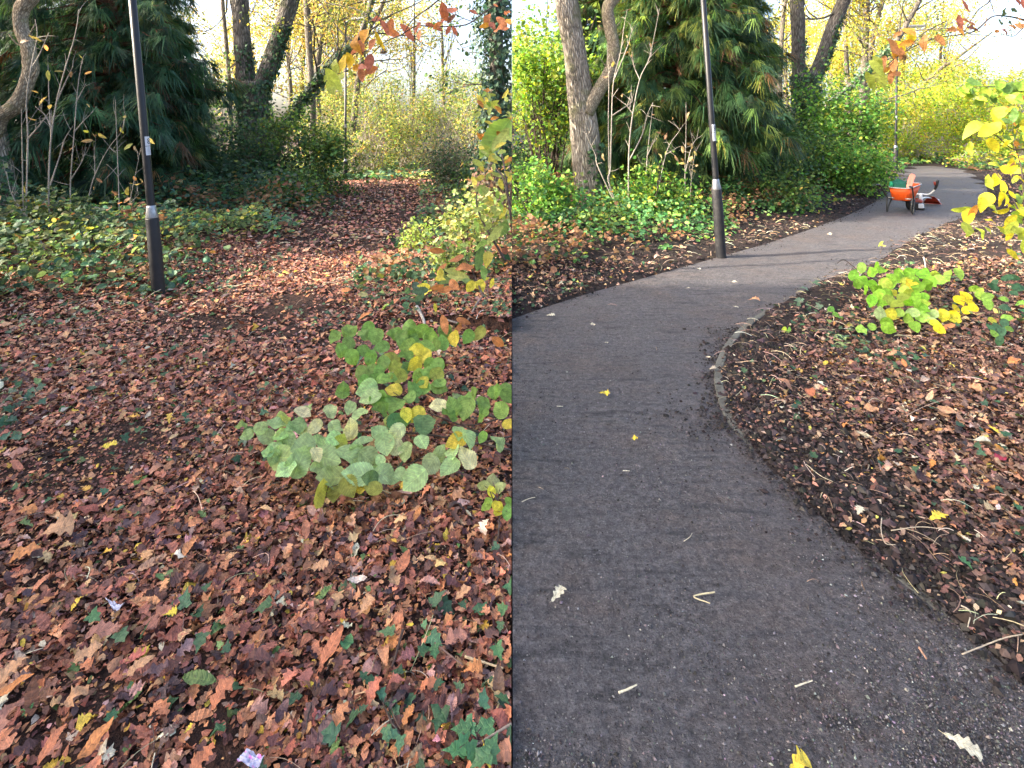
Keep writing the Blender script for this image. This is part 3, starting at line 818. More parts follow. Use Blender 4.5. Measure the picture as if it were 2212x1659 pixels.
def brushcutter():
    base = gpt(1981, 453); base[2] = .01
    T, R = frame_xf(base, -44)
    root = thing('brushcutter', 'petrol brushcutter with white handlebar lying on the tarmac behind the wheelbarrow', 'brushcutter', base)
    mb = MB(); box(mb, T((0, 0, .085)), (.20, .22, .16), R, bev=.04); box(mb, T((.02, -.02, .03)), (.23, .18, .06), R, bev=.02); eng = mb.build('engine', M['blackplastic'], root, smooth=False)
    mb = MB(); box(mb, T((0, .02, .165)), (.19, .20, .075), R, bev=.03); tube(mb, T([(0, -.02, .2), (0, -.02, .235)]), .028, 10, 3); mb.build('cover', M['redplastic'], eng, smooth=False)
    mb = MB(); box(mb, T((.075, -.09, .08)), (.10, .05, .10), R, bev=.02); mb.build('tank', M['whitepaint'], eng, smooth=False)
    mb = MB(); tube(mb, T([(.02, .1, .11), (.05, .45, .20), (.12, 1.25, .12), (.15, 1.5, .06)]), .014, 8, 20); mb.build('shaft', M['whitepaint'], root)
    mb = MB(); tube(mb, T([(-.26, .14, .40), (-.20, .17, .33), (-.10, .2, .29), (.03, .22, .30), (.16, .23, .30), (.25, .20, .38), (.28, .18, .44)]), .016, 8, 30)
    tube(mb, T([(.03, .22, .30), (.04, .24, .12)]), .03, 8, 4); hb = mb.build('handlebar', M['whitepaint'], root)
    mb = MB(); tube(mb, T([(.27, .19, .41), (.30, .17, .5), (.33, .15, .62)]), [.022, .027, .024], 10, 8); mb.build('grip', M['blackplastic'], hb)
    mb = MB(); tube(mb, T([(.28, .17, .50), (.27, .14, .57)]), .02, 8, 4); mb.build('trigger', M['redplastic'], hb)
    mb = MB(); V = []
    for z, s in ((.0, 1), (.10, .62), (.16, .25)):
        for a in np.linspace(-1.9, 1.9, 15): V.append((.13 + math.sin(a) * .17 * s, 1.0 + math.cos(a) * .15 * s, z + .03))
    i = np.arange(2)[:, None] * 15; j = np.arange(14)[None, :]
    mb.add(T(V), [np.stack([i + j, i + j + 1, i + 16 + j, i + 15 + j], -1).reshape(-1, 4), np.arange(15)[None], np.arange(30, 45)[None]]); mb.build('guard', M['redplastic'], root)
    mb = MB(); tube(mb, T([(.15, 1.5, .055), (.16, 1.62, .055)]), [.035, .03], 10, 4); mb.build('cutter_head', M['whitepaint'], root)


brushcutter()

# ------------------------------------------------------------------ fallen leaves
BROWN = [(5, (.38, .15, .085)), (4, (.25, .095, .060)), (3.4, (.46, .20, .095)), (3.6, (.125, .055, .045)), (1.8, (.075, .042, .042)), (1.6, (.50, .28, .14)),
         (.9, (.42, .23, .19)), (.35, (.52, .33, .05)), (.3, (.10, .16, .05)), (.3, (.50, .42, .30))]
CHOP = [(5, (.42, .185, .125)), (4, (.31, .125, .085)), (3, (.50, .25, .15)), (2.5, (.15, .075, .07)), (1.5, (.46, .33, .26)), (.4, (.45, .35, .1)), (.4, (.16, .18, .09))]
DARKB = [(5, (.11, .06, .047)), (4, (.17, .09, .065)), (3, (.27, .15, .10)), (2.2, (.37, .20, .115)), (2.6, (.045, .028, .026)), (1.5, (.48, .32, .20)), (.5, (.45, .22, .06)), (.3, (.5, .46, .36)), (.2, (.45, .4, .08))]
IVYG = [(4, (.035, .085, .04)), (3, (.055, .115, .055)), (1.5, (.09, .16, .07)), (.6, (.16, .23, .08))]


def litter(mb, side, Y0, Y1, n, kinds, smin, smax, pal, dens, zl=.03, tilt=.33, low=False):
    """scatter fallen leaves over one side of the ground between two distances"""
    Y = np.sqrt(rng.uniform(Y0 ** 2, Y1 ** 2, n)); X = side * rng.random(n) * (.95 * Y + .2)
    k = rng.random(n) < dens(X, Y)
    X, Y = X[k], Y[k]; n = len(X)
    if n == 0: return
    L = np.exp(rng.uniform(math.log(smin), math.log(smax), n))
    Z = gz(X, Y) + .004 + zl * rng.random(n) ** 1.6
    kk = rng.choice(len(kinds), n, p=np.array([w for w, _, _ in kinds]) / sum(w for w, _, _ in kinds))
    N = unit(np.array([0, 0, 1.0]) + rng.normal(0, tilt, (n, 3)) * np.array([1, 1, .3])); D = hdir(n)
    C = pick(pal, n, .22)
    for i, (_, kd, f) in enumerate(kinds):
        m = kk == i
        l = L[m] * f
        add_leaves(mb, kd, np.column_stack([X, Y, Z])[m] - D[m] * l[:, None] / 2, D[m], N[m], l, C[m], fold=.28, curl=.55, wave=.16, twist=.5, crink=.022)


def d_left(X, Y):
    px, py = topx(X, Y)
    lv = inpoly(X, Y, L_LV); rv = inpoly(X, Y, L_RV)
    v = .66 + 1.15 * fbm(X * 1.5 + 3, Y * 1.5, 3)
    v = np.where(lv, .38 + .4 * (1 - sstep(.3, 1.5, distline(X, Y, L_LEFT))), v)
    v = np.where(rv, .75, v)
    # worn bare strip where the old tarmac shows through
    bare = np.exp(-((px - 470 - (py - 1600) * .33) / 75) ** 2) * sstep(1330, 1560, py) + .6 * np.exp(-((px - 330) / 130) ** 2 - ((py - 735) / 55) ** 2)
    return np.clip(v * (1 - .8 * bare), 0.03, 1)


def d_right(X, Y):
    dn = distline(X, Y, R_NEAR); df = distline(X, Y, R_FAR); ins = inpoly(X, Y, R_PATH)
    near = np.clip(sstep(.1, .95, dn + .45 * fbm(X * 2.1, Y * 2.1, 3)) * (.8 + .7 * fbm(X * 1.7, Y * 1.7 + 8, 3)), .0, 1)
    far = np.where(df < .35, .22, .42)
    v = np.where(dn < df, near, far)
    return np.where(ins, 0, v)


mb = MB()
KN = [(3.2, 'oak', 1), (1.6, 'chestnut', 1.5), (1, 'rag0', 1), (1.2, 'rag1', 1), (1.2, 'rag2', .9), (1.2, 'rag3', 1), (1.2, 'rag4', .9), (.6, 'hazel', .8), (2.5, 'scrap', .5)]
KM = [(3, 'oak_low', 1), (1.5, 'chestnut_low', 1.5), (1.5, 'rag1', .9), (1.5, 'rag3', .9), (3, 'scrap', .6)]
KL = [(2, 'oak_low', 1), (3, 'dia', 1.1), (3, 'scrap', .8)]
# small broken pieces everywhere, then whole leaves on top
litter(mb, -1, 1.2, 3.4, 46000, [(1, 'scrap', 1), (.7, 'dia', 1)], .008, .030, BROWN, lambda X, Y: np.clip(d_left(X, Y) + .15, 0, 1), .022)
litter(mb, -1, 1.2, 2.3, 7500, KN, .028, .072, BROWN, d_left, .03)
litter(mb, -1, 2.2, 4.0, 17000, KM, .028, .072, BROWN, d_left, .03)
litter(mb, -1, 3.0, 7.5, 64000, [(1, 'scrap', 1), (1, 'dia', 1.3)], .016, .045, CHOP, d_left, .02)
litter(mb, -1, 3.8, 7.5, 18000, KL, .035, .085, BROWN + [(4, (.36, .16, .10))], d_left, .035)
litter(mb, -1, 7, 20, 42000, [(1, 'dia', 1.2), (1, 'scrap', 1.2)], .04, .10, CHOP, lambda X, Y: d_left(X, Y) * .9, .03)
o = mb.build('leaf_litter', M['litter'], side=-1)
tag(o, kind='stuff')
mb = MB()
litter(mb, 1, 1.2, 4.0, 46000, [(1, 'scrap', 1), (1, 'dia', 1)], .012, .035, DARKB, lambda X, Y: np.clip(d_right(X, Y) * 1.1 + np.where(inpoly(X, Y, R_PATH), 0, .25), 0, 1), .022)
litter(mb, 1, 1.2, 2.6, 6500, KN, .028, .068, DARKB, d_right, .03)
litter(mb, 1, 2.4, 6.5, 26000, KM, .028, .07, DARKB, d_right, .035)
litter(mb, 1, 4, 24, 34000, KL, .04, .09, DARKB + [(2, (.38, .22, .11)), (1, (.45, .33, .2))], lambda X, Y: d_right(X, Y) * .9, .04)
tag(mb.build('bank_leaf_litter', M['litter'], side=1), kind='stuff')


# fine dead stalks, straw and rootlets in the litter
def debris(side, n, dens, cols, name, l0, l1, up=.35):
    mb = MB(); Y = np.sqrt(rng.uniform(1.2 ** 2, 9 ** 2, n * 3)) if side < 0 else np.sqrt(rng.uniform(1.3 ** 2, 9.5 ** 2, n * 3))
    X = side * rng.random(len(Y)) * (.95 * Y + .1); k = rng.random(len(Y)) < dens(X, Y); X, Y = X[k][:n], Y[k][:n]; n = len(X)
    P = np.column_stack([X, Y, gz(X, Y) + .008 + .03 * rng.random(n)]); D = unit(hdir(n) + rng.normal(0, up, (n, 3)) * np.array([.2, .2, .5]))
    L = np.exp(rng.uniform(math.log(l0), math.log(l1), n)) * (1 + .05 * Y); W = rng.uniform(.0005, .0011, n) * (1 + .22 * Y)
    B = unit(np.cross(D, [0, 0, 1])); bend = rng.normal(0, .22, n)
    V = []; K = 6
    for t in np.linspace(0, 1, K):
        c = P + D * (L * t)[:, None] + B * (L * bend * (t * t - t))[:, None] * 1.5 + np.array([0, 0, 1]) * (L * .12 * np.sin(t * 3.1))[:, None]
        V += [c - B * W[:, None], c + np.array([0, 0, 1.3]) * W[:, None], c + B * W[:, None]]
    V = np.stack(V, 1); f = []
    for i in range(K - 1):
        for j in range(2): f.append([i * 3 + j, i * 3 + j + 1, i * 3 + j + 4, i * 3 + j + 3])
    mb.add(V.reshape(-1, 3), (np.array(f)[None] + (np.arange(n) * K * 3)[:, None, None]).reshape(-1, 4), np.repeat(pick(cols, n, .3), K * 3, 0))
    tag(mb.build(name, M['stick'], side=side), kind='stuff')


STRAW = [(3, (.38, .29, .19)), (3, (.2, .13, .09)), (2, (.09, .055, .04)), (1, (.52, .45, .32))]
debris(-1, 2600, d_left, STRAW, 'dead_stalks', .03, .15)
debris(1, 2600, lambda X, Y: np.where(inpoly(X, Y, R_PATH), .012, np.where(distline(X, Y, R_NEAR) < .5, .9, .5)), STRAW, 'straw_and_rootlets', .025, .13)

# ------------------------------------------------------------------ ground cover plants (bramble, ivy and nettle carpet)
def cover(mb, side, n, Y0, Y1, dens, hfun, kinds, s0, s1, pal, far=.0):
    Y = np.sqrt(rng.uniform(Y0 ** 2, Y1 ** 2, n)); X = side * rng.random(n) * (.97 * Y + .3)
    d = dens(X, Y); k = rng.random(n) < d; X, Y = X[k], Y[k]; n = len(X)
    if not n: return
    h = hfun(X, Y); Z = gz(X, Y) + .02 + h * rng.random(n) ** .7
    L = rng.uniform(s0, s1, n) * (1 + far * Y)
    N = unit(np.array([0, -.25, .9]) + rng.normal(0, .45, (n, 3))); D = unit(hdir(n) + np.array([0, 0, -.25])); C = pick(pal, n, .3)
    # patches of different plants: paler nettle-like clumps, yellowing ones, brown bracken
    f1 = fbm(X * .9 + 31, Y * .9, 3); f2 = fbm(X * 1.3 + 7, Y * 1.3 + 50, 3)
    C = C * np.clip(1 + 1.3 * f1, .55, 1.9)[:, None]
    y_ = np.clip((f2 - .12) * 4, 0, 1)[:, None] * .7; C = C * (1 - y_) + y_ * C * np.array([2.4, 1.55, .8])
    br_ = (f2 < -.24) & (rng.random(n) < .75); C[br_] = pick([(2, (.26, .14, .08)), (1, (.36, .22, .12)), (1, (.17, .10, .06))], int(br_.sum()))
    kk = rng.choice(len(kinds), n)
    for i, kd in enumerate(kinds):
        m = kk == i; add_leaves(mb, kd, np.column_stack([X, Y, Z])[m], D[m], N[m], L[m], C[m], fold=.25, curl=.35, wave=.1)


BRAM = [(4, (.055, .12, .075)), (3, (.09, .17, .10)), (2, (.14, .23, .12)), (.7, (.17, .24, .08)), (.25, (.3, .16, .07))]
BRAMR = [(4, (.045, .12, .045)), (3, (.075, .18, .065)), (2, (.13, .25, .08)), (1, (.24, .33, .08)), (.4, (.3, .18, .08))]


def dl_(X, Y):
    lv = inpoly(X, Y, L_LV); dd = distline(X, Y, L_LEFT); px, py = topx(X, Y)
    v = np.where(lv, sstep(.45, 1.7, dd + 1.5 * fbm(X * 1.1, Y * 1.1, 3)), 0)
    rv = inpoly(X, Y, L_RV); v = np.where(rv, .16 + .9 * fbm(X * 1.5, Y * 1.5, 3) + .3 * sstep(520, 430, py), v)
    return np.clip(v, 0, 1)


def hl_(X, Y):
    lv = inpoly(X, Y, L_LV)
    return np.where(lv, .05 + .5 * sstep(.2, 1.5, distline(X, Y, L_LEFT)) * (1 + 1.2 * fbm(X * .9 + 4, Y * .9)), .14)


def dr_(X, Y):
    df = distline(X, Y, R_FAR); dn = distline(X, Y, R_NEAR); ins = inpoly(X, Y, R_PATH)
    v = np.where(df < dn, sstep(.35, 1.2, df + .5 * fbm(X * 1.4, Y * 1.4, 3)), .5 * sstep(1.2, 3.0, dn + .8 * fbm(X, Y, 3)))
    return np.where(ins, 0, np.clip(v, 0, 1))


def hr_(X, Y):
    df = distline(X, Y, R_FAR); dn = distline(X, Y, R_NEAR)
    return np.where(df < dn, .06 + .40 * sstep(.4, 1.8, df) * (1 + 1.1 * fbm(X * .9, Y * .9)), .05 + .12 * sstep(1.5, 3, dn))


mb = MB()
cover(mb, -1, 22000, 3.5, 10, dl_, hl_, ['beech', 'hazel_low', 'beech'], .05, .095, BRAM)
cover(mb, -1, 34000, 9, 20, dl_, hl_, ['dia'], .07, .13, BRAM)
cover(mb, -1, 30000, 18, 34, lambda X, Y: .8 + 0 * X, lambda X, Y: .25 + 0 * X, ['dia'], .13, .24, BRAM)
tag(mb.build('bramble_carpet', M['leaf'], side=-1), kind='stuff')
mb = MB()
cover(mb, 1, 26000, 4, 12, dr_, hr_, ['beech', 'hazel_low', 'beech'], .045, .085, BRAMR)
cover(mb, 1, 34000, 10, 26, dr_, hr_, ['dia'], .07, .13, BRAMR)
cover(mb, 1, 30000, 22, 40, lambda X, Y: np.where(inpoly(X, Y, R_PATH), 0, .7), lambda X, Y: .2 + 0 * X, ['dia'], .14, .26, BRAMR)
tag(mb.build('nettle_and_bramble_carpet', M['leaf'], side=1), kind='stuff')


# trailing ivy among the litter
def ivyc(side, n, dens, name, s0=.025, s1=.06):
    mb = MB(); Y = np.sqrt(rng.uniform(1.25 ** 2, 6.5 ** 2, n)); X = side * rng.random(n) * (.95 * Y + .1); k = rng.random(n) < dens(X, Y); X, Y = X[k], Y[k]; n = len(X)
    N = unit(np.array([0, -.2, 1.0]) + rng.normal(0, .35, (n, 3))); D = hdir(n)
    add_leaves(mb, 'ivy', np.column_stack([X, Y, gz(X, Y) + .022 + .045 * rng.random(n)]), D, N, rng.uniform(s0, s1, n), pick(IVYG, n, .25), fold=.18, curl=.3, wave=.12)
    tag(mb.build(name, M['ivy'], side=side), kind='stuff')


def ivl(X, Y):
    px, py = topx(X, Y); f = fbm(X * 2.1, Y * 2.1 + 6, 3)
    v = sstep(.0, .3, f) * .25 + sstep(750, 1050, px) * sstep(1200, 1450, py) * .55 + sstep(90, 10, px) * sstep(760, 800, py) * sstep(1000, 900, py) * .9
    v = np.where(inpoly(X, Y, L_RV) | inpoly(X, Y, L_LV), .6, v)
    return np.clip(v, 0, 1)


ivyc(-1, 5200, ivl, 'trailing_ivy')
ivyc(1, 5000, lambda X, Y: np.where(inpoly(X, Y, R_PATH), 0, np.clip(.10 + .8 * sstep(.1, .4, fbm(X * 2, Y * 2, 3)), 0, 1) * sstep(.0, .3, distline(X, Y, R_NEAR))), 'ivy_shoots', .02, .05)


# ------------------------------------------------------------------ woody plants
def ivy_on(parent, pts, rad, n, s0, s1, pal=IVYG, arc=None, puff=.06, side=0, t0=0., t1=1., name='ivy'):
    q = catmull(np.column_stack([np.asarray(pts, float), rad]), 80)
    t = rng.uniform(t0, t1, n) * 79; i = t.astype(int)
    P = q[i, :3]; R = q[i, 3]
    a = rng.random(n) * 2 * np.pi if arc is None else rng.normal(arc[0], arc[1], n)
    nrm = np.column_stack([np.cos(a), np.sin(a), 0 * a])
    lump = .5 + fbm(P[:, 2] * 1.7 + 3, a * .9, 3)
    P = P + nrm * (R + .01 + puff * np.clip(lump + .3, 0.05, 1.4) * rng.random(n))[:, None] + rng.normal(0, .02, (n, 3))
    N = unit(nrm + rng.normal(0, .45, (n, 3)) + np.array([0, 0, .25])); D = unit(np.array([0, 0, -1.0]) + rng.normal(0, .6, (n, 3)))
    mb = MB(); add_leaves(mb, 'ivy', P, D, N, rng.uniform(s0, s1, n), pick(pal, n, .3), fold=.15, curl=.2)
    return mb.build(name, M['ivy'], parent, side=side)


def grow(mb, p, d, L, r, depth, tips, kids=3, spread=.75, up=.12, wob=.18, seg=5):
    """a forking branch; collects points along its outer twigs"""
    P = [np.array(p, float)]; d = unit(np.array(d, float)); dd = d.copy()
    for k in range(4):
        dd = unit(dd + rng.normal(0, wob, 3) + np.array([0, 0, up])); P.append(P[-1] + dd * L / 4)
    tube(mb, P, np.linspace(r, r * .45, 5), seg, 9 if depth else 5, cap=False)
    if depth == 0:
        for q in P[1:]: tips.append((q, dd))
        return
    for k in range(kids):
        t = rng.uniform(.35, 1.0) if k else 1.0
        i = min(int(t * 4), 3); q = P[i] + (P[i + 1] - P[i]) * (t * 4 - i)
        nd_ = unit(dd + rng.normal(0, spread, 3)); grow(mb, q, nd_, L * rng.uniform(.5, .72), r * (.55 if k else .5) * (1 - .3 * t) + .002, depth - 1, tips, kids, spread, up, wob, max(4, seg - 1))


def leaves_at(mb, tips, per, s0, s1, pal, kind='dia', scatter=.12, droop=.6, jit=.28):
    P = np.repeat(np.array([t[0] for t in tips]), per, 0); n = len(P)
    P = P + rng.normal(0, scatter, (n, 3)); D = unit(rng.normal(0, .7, (n, 3)) + np.array([0, 0, -droop])); N = rdir(n) + np.array([0, 0, .4])
    add_leaves(mb, kind, P, D, N, rng.uniform(s0, s1, n), pick(pal, n, jit), fold=.2, curl=.3)


# --- conifers
def frond(k_):
    """a drooping tuft of fine strands fanning out along +u"""
    r = np.random.default_rng(17); V = []; q = []
    for k in range(k_):
        a = r.normal(0, .42); e = r.normal(0, .22); l = r.uniform(.55, 1.1); o = np.array([r.uniform(0, .35), r.normal(0, .05), 0])
        d = np.array([math.cos(a) * math.cos(e), math.sin(a), math.sin(e)]); w = np.array([-math.sin(a), math.cos(a), 0]) * r.uniform(.016, .03)
        for t, ww in ((0, .7), (.5, 1.0), (1, .25)):
            c = o + d * l * t + np.array([0, 0, -.42 * t * t * l]); V += [c - w * ww, c + w * ww]
        b = k * 6; q += [[b, b + 1, b + 3, b + 2], [b + 2, b + 3, b + 5, b + 4]]
    return np.array(V, float), np.array(q), np.zeros((0, 3), int)


FR = frond(15)


def conifer(name, label, base, H, R, seed, pal, tr=.19, z0=.5, dens=1.0, side=0, size=.5, cut=1e9):
    base = np.array(base, float); root = thing(name, label, 'conifer', base)
    mb = MB(); lean = rng.normal(0, .12, 2)
    pts = [base + np.array([lean[0] * t, lean[1] * t, H * t - .1]) for t in (0, .08, .2, .4, .7, 1)]
    tube(mb, pts, [tr * 1.35, tr * 1.05, tr, tr * .8, tr * .45, .02], 14, 50, .10); mb.build('trunk', M['redbark'], root, side=side)
    bb = MB(); fr = []
    z = z0
    while z < H - .3:
        k = rng.integers(5, 8)
        a0 = rng.random() * 6.28
        for q in range(k):
            a = a0 + q * 6.28 / k + rng.normal(0, .25); l = R * (1 - .6 * (z / H) - .35 * sstep(.75, 1.05, z / H)) * rng.uniform(.65, 1.12) * (0.55 + .45 * sstep(z0 - .3, z0 + 1.2, z))
            d = np.array([math.cos(a), math.sin(a), 0])
            P0 = base + np.array([lean[0] * z / H, lean[1] * z / H, z])
            P = [P0, P0 + d * l * .4 + [0, 0, .05 * l], P0 + d * l * .75 + [0, 0, -.08 * l], P0 + d * l + [0, 0, -.16 * l + .05]]
            tube(bb, P, [.03 + .012 * l, .02, .012, .004], 4, 8, cap=False)
            qn = catmull(P, 30); m_ = max(4, int(l / .036 * dens * (1 if z < cut else .4)))
            for t in rng.uniform(.16, 1.0, m_):
                c = qn[int(t * 29)] + rng.normal(0, .07, 3); sgn = rng.choice([-1, 1]); sd = np.array([-d[1], d[0], 0]) * sgn
                fr.append((c, unit(d * rng.uniform(.5, 1.0) + sd * rng.uniform(.1, 1.0) + np.array([0, 0, rng.uniform(-.85, .15)])), rng.uniform(.5, 1.15) * size * (.75 + .35 * (1 - z / H)), t, z))
        z += rng.uniform(.13, .21)
    bb.build('branch', M['redbark'], root, side=side)
    n = len(fr); P = np.array([f[0] for f in fr]); D = np.array([f[1] for f in fr]); S = np.array([f[2] for f in fr]); t = np.array([f[3] for f in fr])
    N = unit(np.array([0, 0, 1.0]) + rng.normal(0, .35, (n, 3))); N = unit(N - D * (N * D).sum(1, keepdims=True)); B = np.cross(N, D)
    V, fq, ft = FR
    VV = P[:, None, :] + S[:, None, None] * (V[None, :, :1] * D[:, None, :] + V[None, :, 1:2] * B[:, None, :] * rng.uniform(.7, 1.1, (n, 1, 1)) + V[None, :, 2:] * (np.array([0, 0, 1.0]) * .7 + N[:, None, :] * .3) * rng.uniform(.6, 1.6, (n, 1, 1)))
    C = pick(pal, n, .28)
    off = (np.arange(n) * len(V))[:, None, None]
    mb = MB(); mb.add(VV.reshape(-1, 3), [(fq[None] + off).reshape(-1, 4)], np.repeat(C, len(V), 0))
    mb.build('foliage', M['conifer'], root, side=side, smooth=False)


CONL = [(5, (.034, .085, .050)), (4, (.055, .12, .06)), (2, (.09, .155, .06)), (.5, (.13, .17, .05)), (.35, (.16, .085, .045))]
CONR = [(5, (.036, .085, .04)), (4, (.06, .125, .045)), (3, (.12, .19, .05)), (1.6, (.23, .28, .06)), (.4, (.17, .095, .045))]  # yellow-green shares put a sunlit look into the frond colour
B0 = gpt(248, 482)
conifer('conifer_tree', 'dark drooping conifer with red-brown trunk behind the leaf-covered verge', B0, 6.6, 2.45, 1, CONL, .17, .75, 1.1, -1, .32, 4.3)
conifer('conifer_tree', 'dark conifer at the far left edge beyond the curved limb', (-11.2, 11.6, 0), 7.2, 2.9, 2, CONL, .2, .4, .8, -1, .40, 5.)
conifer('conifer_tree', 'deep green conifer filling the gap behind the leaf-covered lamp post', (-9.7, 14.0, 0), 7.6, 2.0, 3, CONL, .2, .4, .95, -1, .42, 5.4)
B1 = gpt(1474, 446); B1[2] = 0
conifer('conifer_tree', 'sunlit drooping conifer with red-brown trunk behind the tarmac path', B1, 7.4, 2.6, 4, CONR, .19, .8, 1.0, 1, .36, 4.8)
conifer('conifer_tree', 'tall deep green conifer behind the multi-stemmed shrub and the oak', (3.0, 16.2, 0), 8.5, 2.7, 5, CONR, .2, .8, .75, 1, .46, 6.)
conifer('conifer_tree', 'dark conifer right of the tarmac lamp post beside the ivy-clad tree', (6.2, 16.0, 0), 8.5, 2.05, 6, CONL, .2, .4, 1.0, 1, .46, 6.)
# the wood goes on to the left of the picture; these unseen trees are added to shade the foreground
conifer('conifer_tree', 'tall unseen shade conifer just outside the picture beyond its left edge', (-11.6, 6.8, 0), 6.5, 2.9, 21, CONL, .2, .5, .42, -1, .9, 3.)
conifer('conifer_tree', 'unseen shade conifer standing level with the camera far to its left', (-10.0, 1.5, 0), 11, 2.9, 22, CONL, .2, .5, .42, -1, .9, 3.)
conifer('conifer_tree', 'unseen shade conifer standing behind the camera to its left', (-9.6, -.8, 0), 10, 2.8, 23, CONL, .2, .5, .42, -1, .9, 3.)


# --- the leaning oak with a kinked limb (both seasons)
def oak(label, px, Y, limb, side, ivyn, low):
    base = at(px[-1][0], px[-1][1], Y); base[2] = 0
    root = thing('oak_tree', label, 'oak tree', base)
    pts = [at(x, y, Y) for x, y, w in px][::-1]; r = [w / 2 / F * Y for x, y, w in px][::-1]
    top = pts[-1]; d = unit(pts[-1] - pts[-2])
    pts = [pts[0] - [0, 0, .35]] + pts + [top + d * 1.8 + [.1, .2, 0], top + d * 4.0 + [.4, .1, 0]]; r = [r[0] * 1.25] + r + [r[-1] * .75, r[-1] * .3]
    mb = MB(); tube(mb, pts, r, 22, 90, .085); mb.build('trunk', M['oakbark'], root, side=side)
    lp = [at(x, y, Y - .12) for x, y, w in limb]; lr = [w / 2 / F * Y for x, y, w in limb]
    ld = unit(lp[-1] - lp[-2]); lp += [lp[-1] + ld * .8 + [.2, .1, .1], lp[-1] + ld * 2.0 + [.5, .3, .5]]; lr += [lr[-1] * .8, lr[-1] * .4]
    mb = MB(); tube(mb, lp, lr, 14, 60, .11)
    for t in (.35, .5, .55, .72): # snapped side twigs
        q = catmull(lp, 60)[int(t * 59)]; s = rng.choice([-1, 1]); tube(mb, [q, q + [s * .12, -.05, .08], q + [s * .2, -.08, .2]], [.018, .011, .005], 5, 5)
    mb.build('limb', M['limbbark'], root, side=side)
    if ivyn:
        ivy_on(root, pts[:6], r[:6], ivyn, .05, .10, arc=(-.35, .55), puff=.05, side=side, t0=low, t1=.72)
    # upper crown, mostly above the picture
    tb = MB(); tips = []
    for q, d0 in ((pts[-1], d), (pts[-1], d + np.array([0, .6, 0]))):
        for k in range(3): grow(tb, q, unit(d0 + rng.normal(0, .7, 3) + [0, 0, .3]), 2.0, .05, 2, tips, 3)
    tb.build('branch', M['limbbark'], root, side=side)
    lb = MB(); leaves_at(lb, tips, 3, .08, .13, [(3, (.22, .2, .05)), (2, (.12, .15, .04)), (1, (.3, .17, .05))], 'beech', .15); lb.build('foliage', M['leaf'], root, side=side)


oak('rough-barked oak with a kinked side limb and ivy up one side beside the tarmac', [(1222, 0, 50), (1240, 104, 51), (1253, 205, 56), (1262, 270, 60), (1270, 364, 63), (1279, 430, 68), (1285, 478, 84)], 10.2,
    [(1266, 246, 34), (1276, 222, 33), (1298, 188, 29), (1318, 152, 28), (1326, 104, 27), (1318, 60, 26), (1313, 22, 25), (1327, -6, 27)], 1, 900, .02)
oak('furrowed oak with a kinked pale limb at the left edge of the leaf litter', [(-92, 0, 58), (-62, 120, 60), (-42, 220, 64), (-26, 290, 66), (-10, 380, 70), (0, 450, 76), (6, 535, 90)], 7.6,
    [(-22, 285, 40), (2, 250, 33), (28, 232, 30), (52, 196, 28), (66, 150, 27), (61, 104, 27), (46, 62, 27), (47, 28, 27), (66, -4, 28)], -1, 380, .12)

# --- forked ivy-clad trees
def fork_tree(label, Y, trunk, limbs, side, n):
    P = [at(x, y, Y) for x, y, w in trunk]; r = [w / 2 / F * Y for x, y, w in trunk]; P[0][2] = -.1
    root = thing('ivy_clad_tree', label, 'tree', (P[0][0], P[0][1], 0))
    mb = MB(); tube(mb, P, r, 16, 40, .1); mb.build('trunk', M['greybark'], root, side=side); ivy_on(root, P, r, n, .06, .11, puff=.10, side=side, t0=.3)
    tips = []; tb = MB()
    for k, lim in enumerate(limbs):
        L = [at(x, y, Y) for x, y, w in lim]; lr = [w / 2 / F * Y for x, y, w in lim]
        d = unit(L[-1] - L[-2]); L += [L[-1] + d * 1.5, L[-1] + d * 3.2 + [.2, 0, 0]]; lr += [lr[-1] * .7, lr[-1] * .35]
        mb = MB(); tube(mb, L, lr, 12, 50, .1); lo = mb.build('limb', M['greybark'], root, side=side)
        ivy_on(lo, L, lr, int(n * (.12 if k == 0 else .3)), .06, .10, arc=(-.3, .9), puff=.06, side=side, t0=0, t1=.3 if k == 0 else .5)
        for q in (1, 2, 3): 
            for s in range(2): grow(tb, L[-q], unit(rng.normal(0, .8, 3) + [0, 0, .5]), 1.9, .045, 2, tips, 3)
    tb.build('branch', M['greybark'], root, side=side)
    lb = MB(); leaves_at(lb, tips, 4, .07, .12, [(3, (.28, .26, .06)), (2, (.16, .2, .05))], 'dia', .25); lb.build('foliage', M['yellow'], root, side=side)


fork_tree('dark forked tree wrapped in ivy above the leaf-covered path', 14, [(566, 470, 62), (560, 380, 58), (553, 290, 58), (546, 220, 62), (545, 178, 66)],
          [[(538, 195, 42), (529, 140, 36), (523, 80, 35), (519, 20, 36), (516, -8, 38)], [(556, 195, 40), (580, 150, 38), (597, 100, 34), (611, 55, 33), (631, -6, 36)]], -1, 1500)
fork_tree('forked grey tree wrapped in ivy left of the tarmac bend', 17, [(1750, 420, 48), (1748, 330, 46), (1744, 250, 46), (1740, 200, 50), (1740, 160, 54)],
          [[(1731, 175, 30), (1725, 130, 27), (1724, 70, 27), (1722, 20, 28), (1722, -8, 30)], [(1750, 178, 30), (1772, 138, 30), (1786, 98, 28), (1800, 55, 26), (1819, 10, 26), (1826, -8, 27)]], 1, 1500)


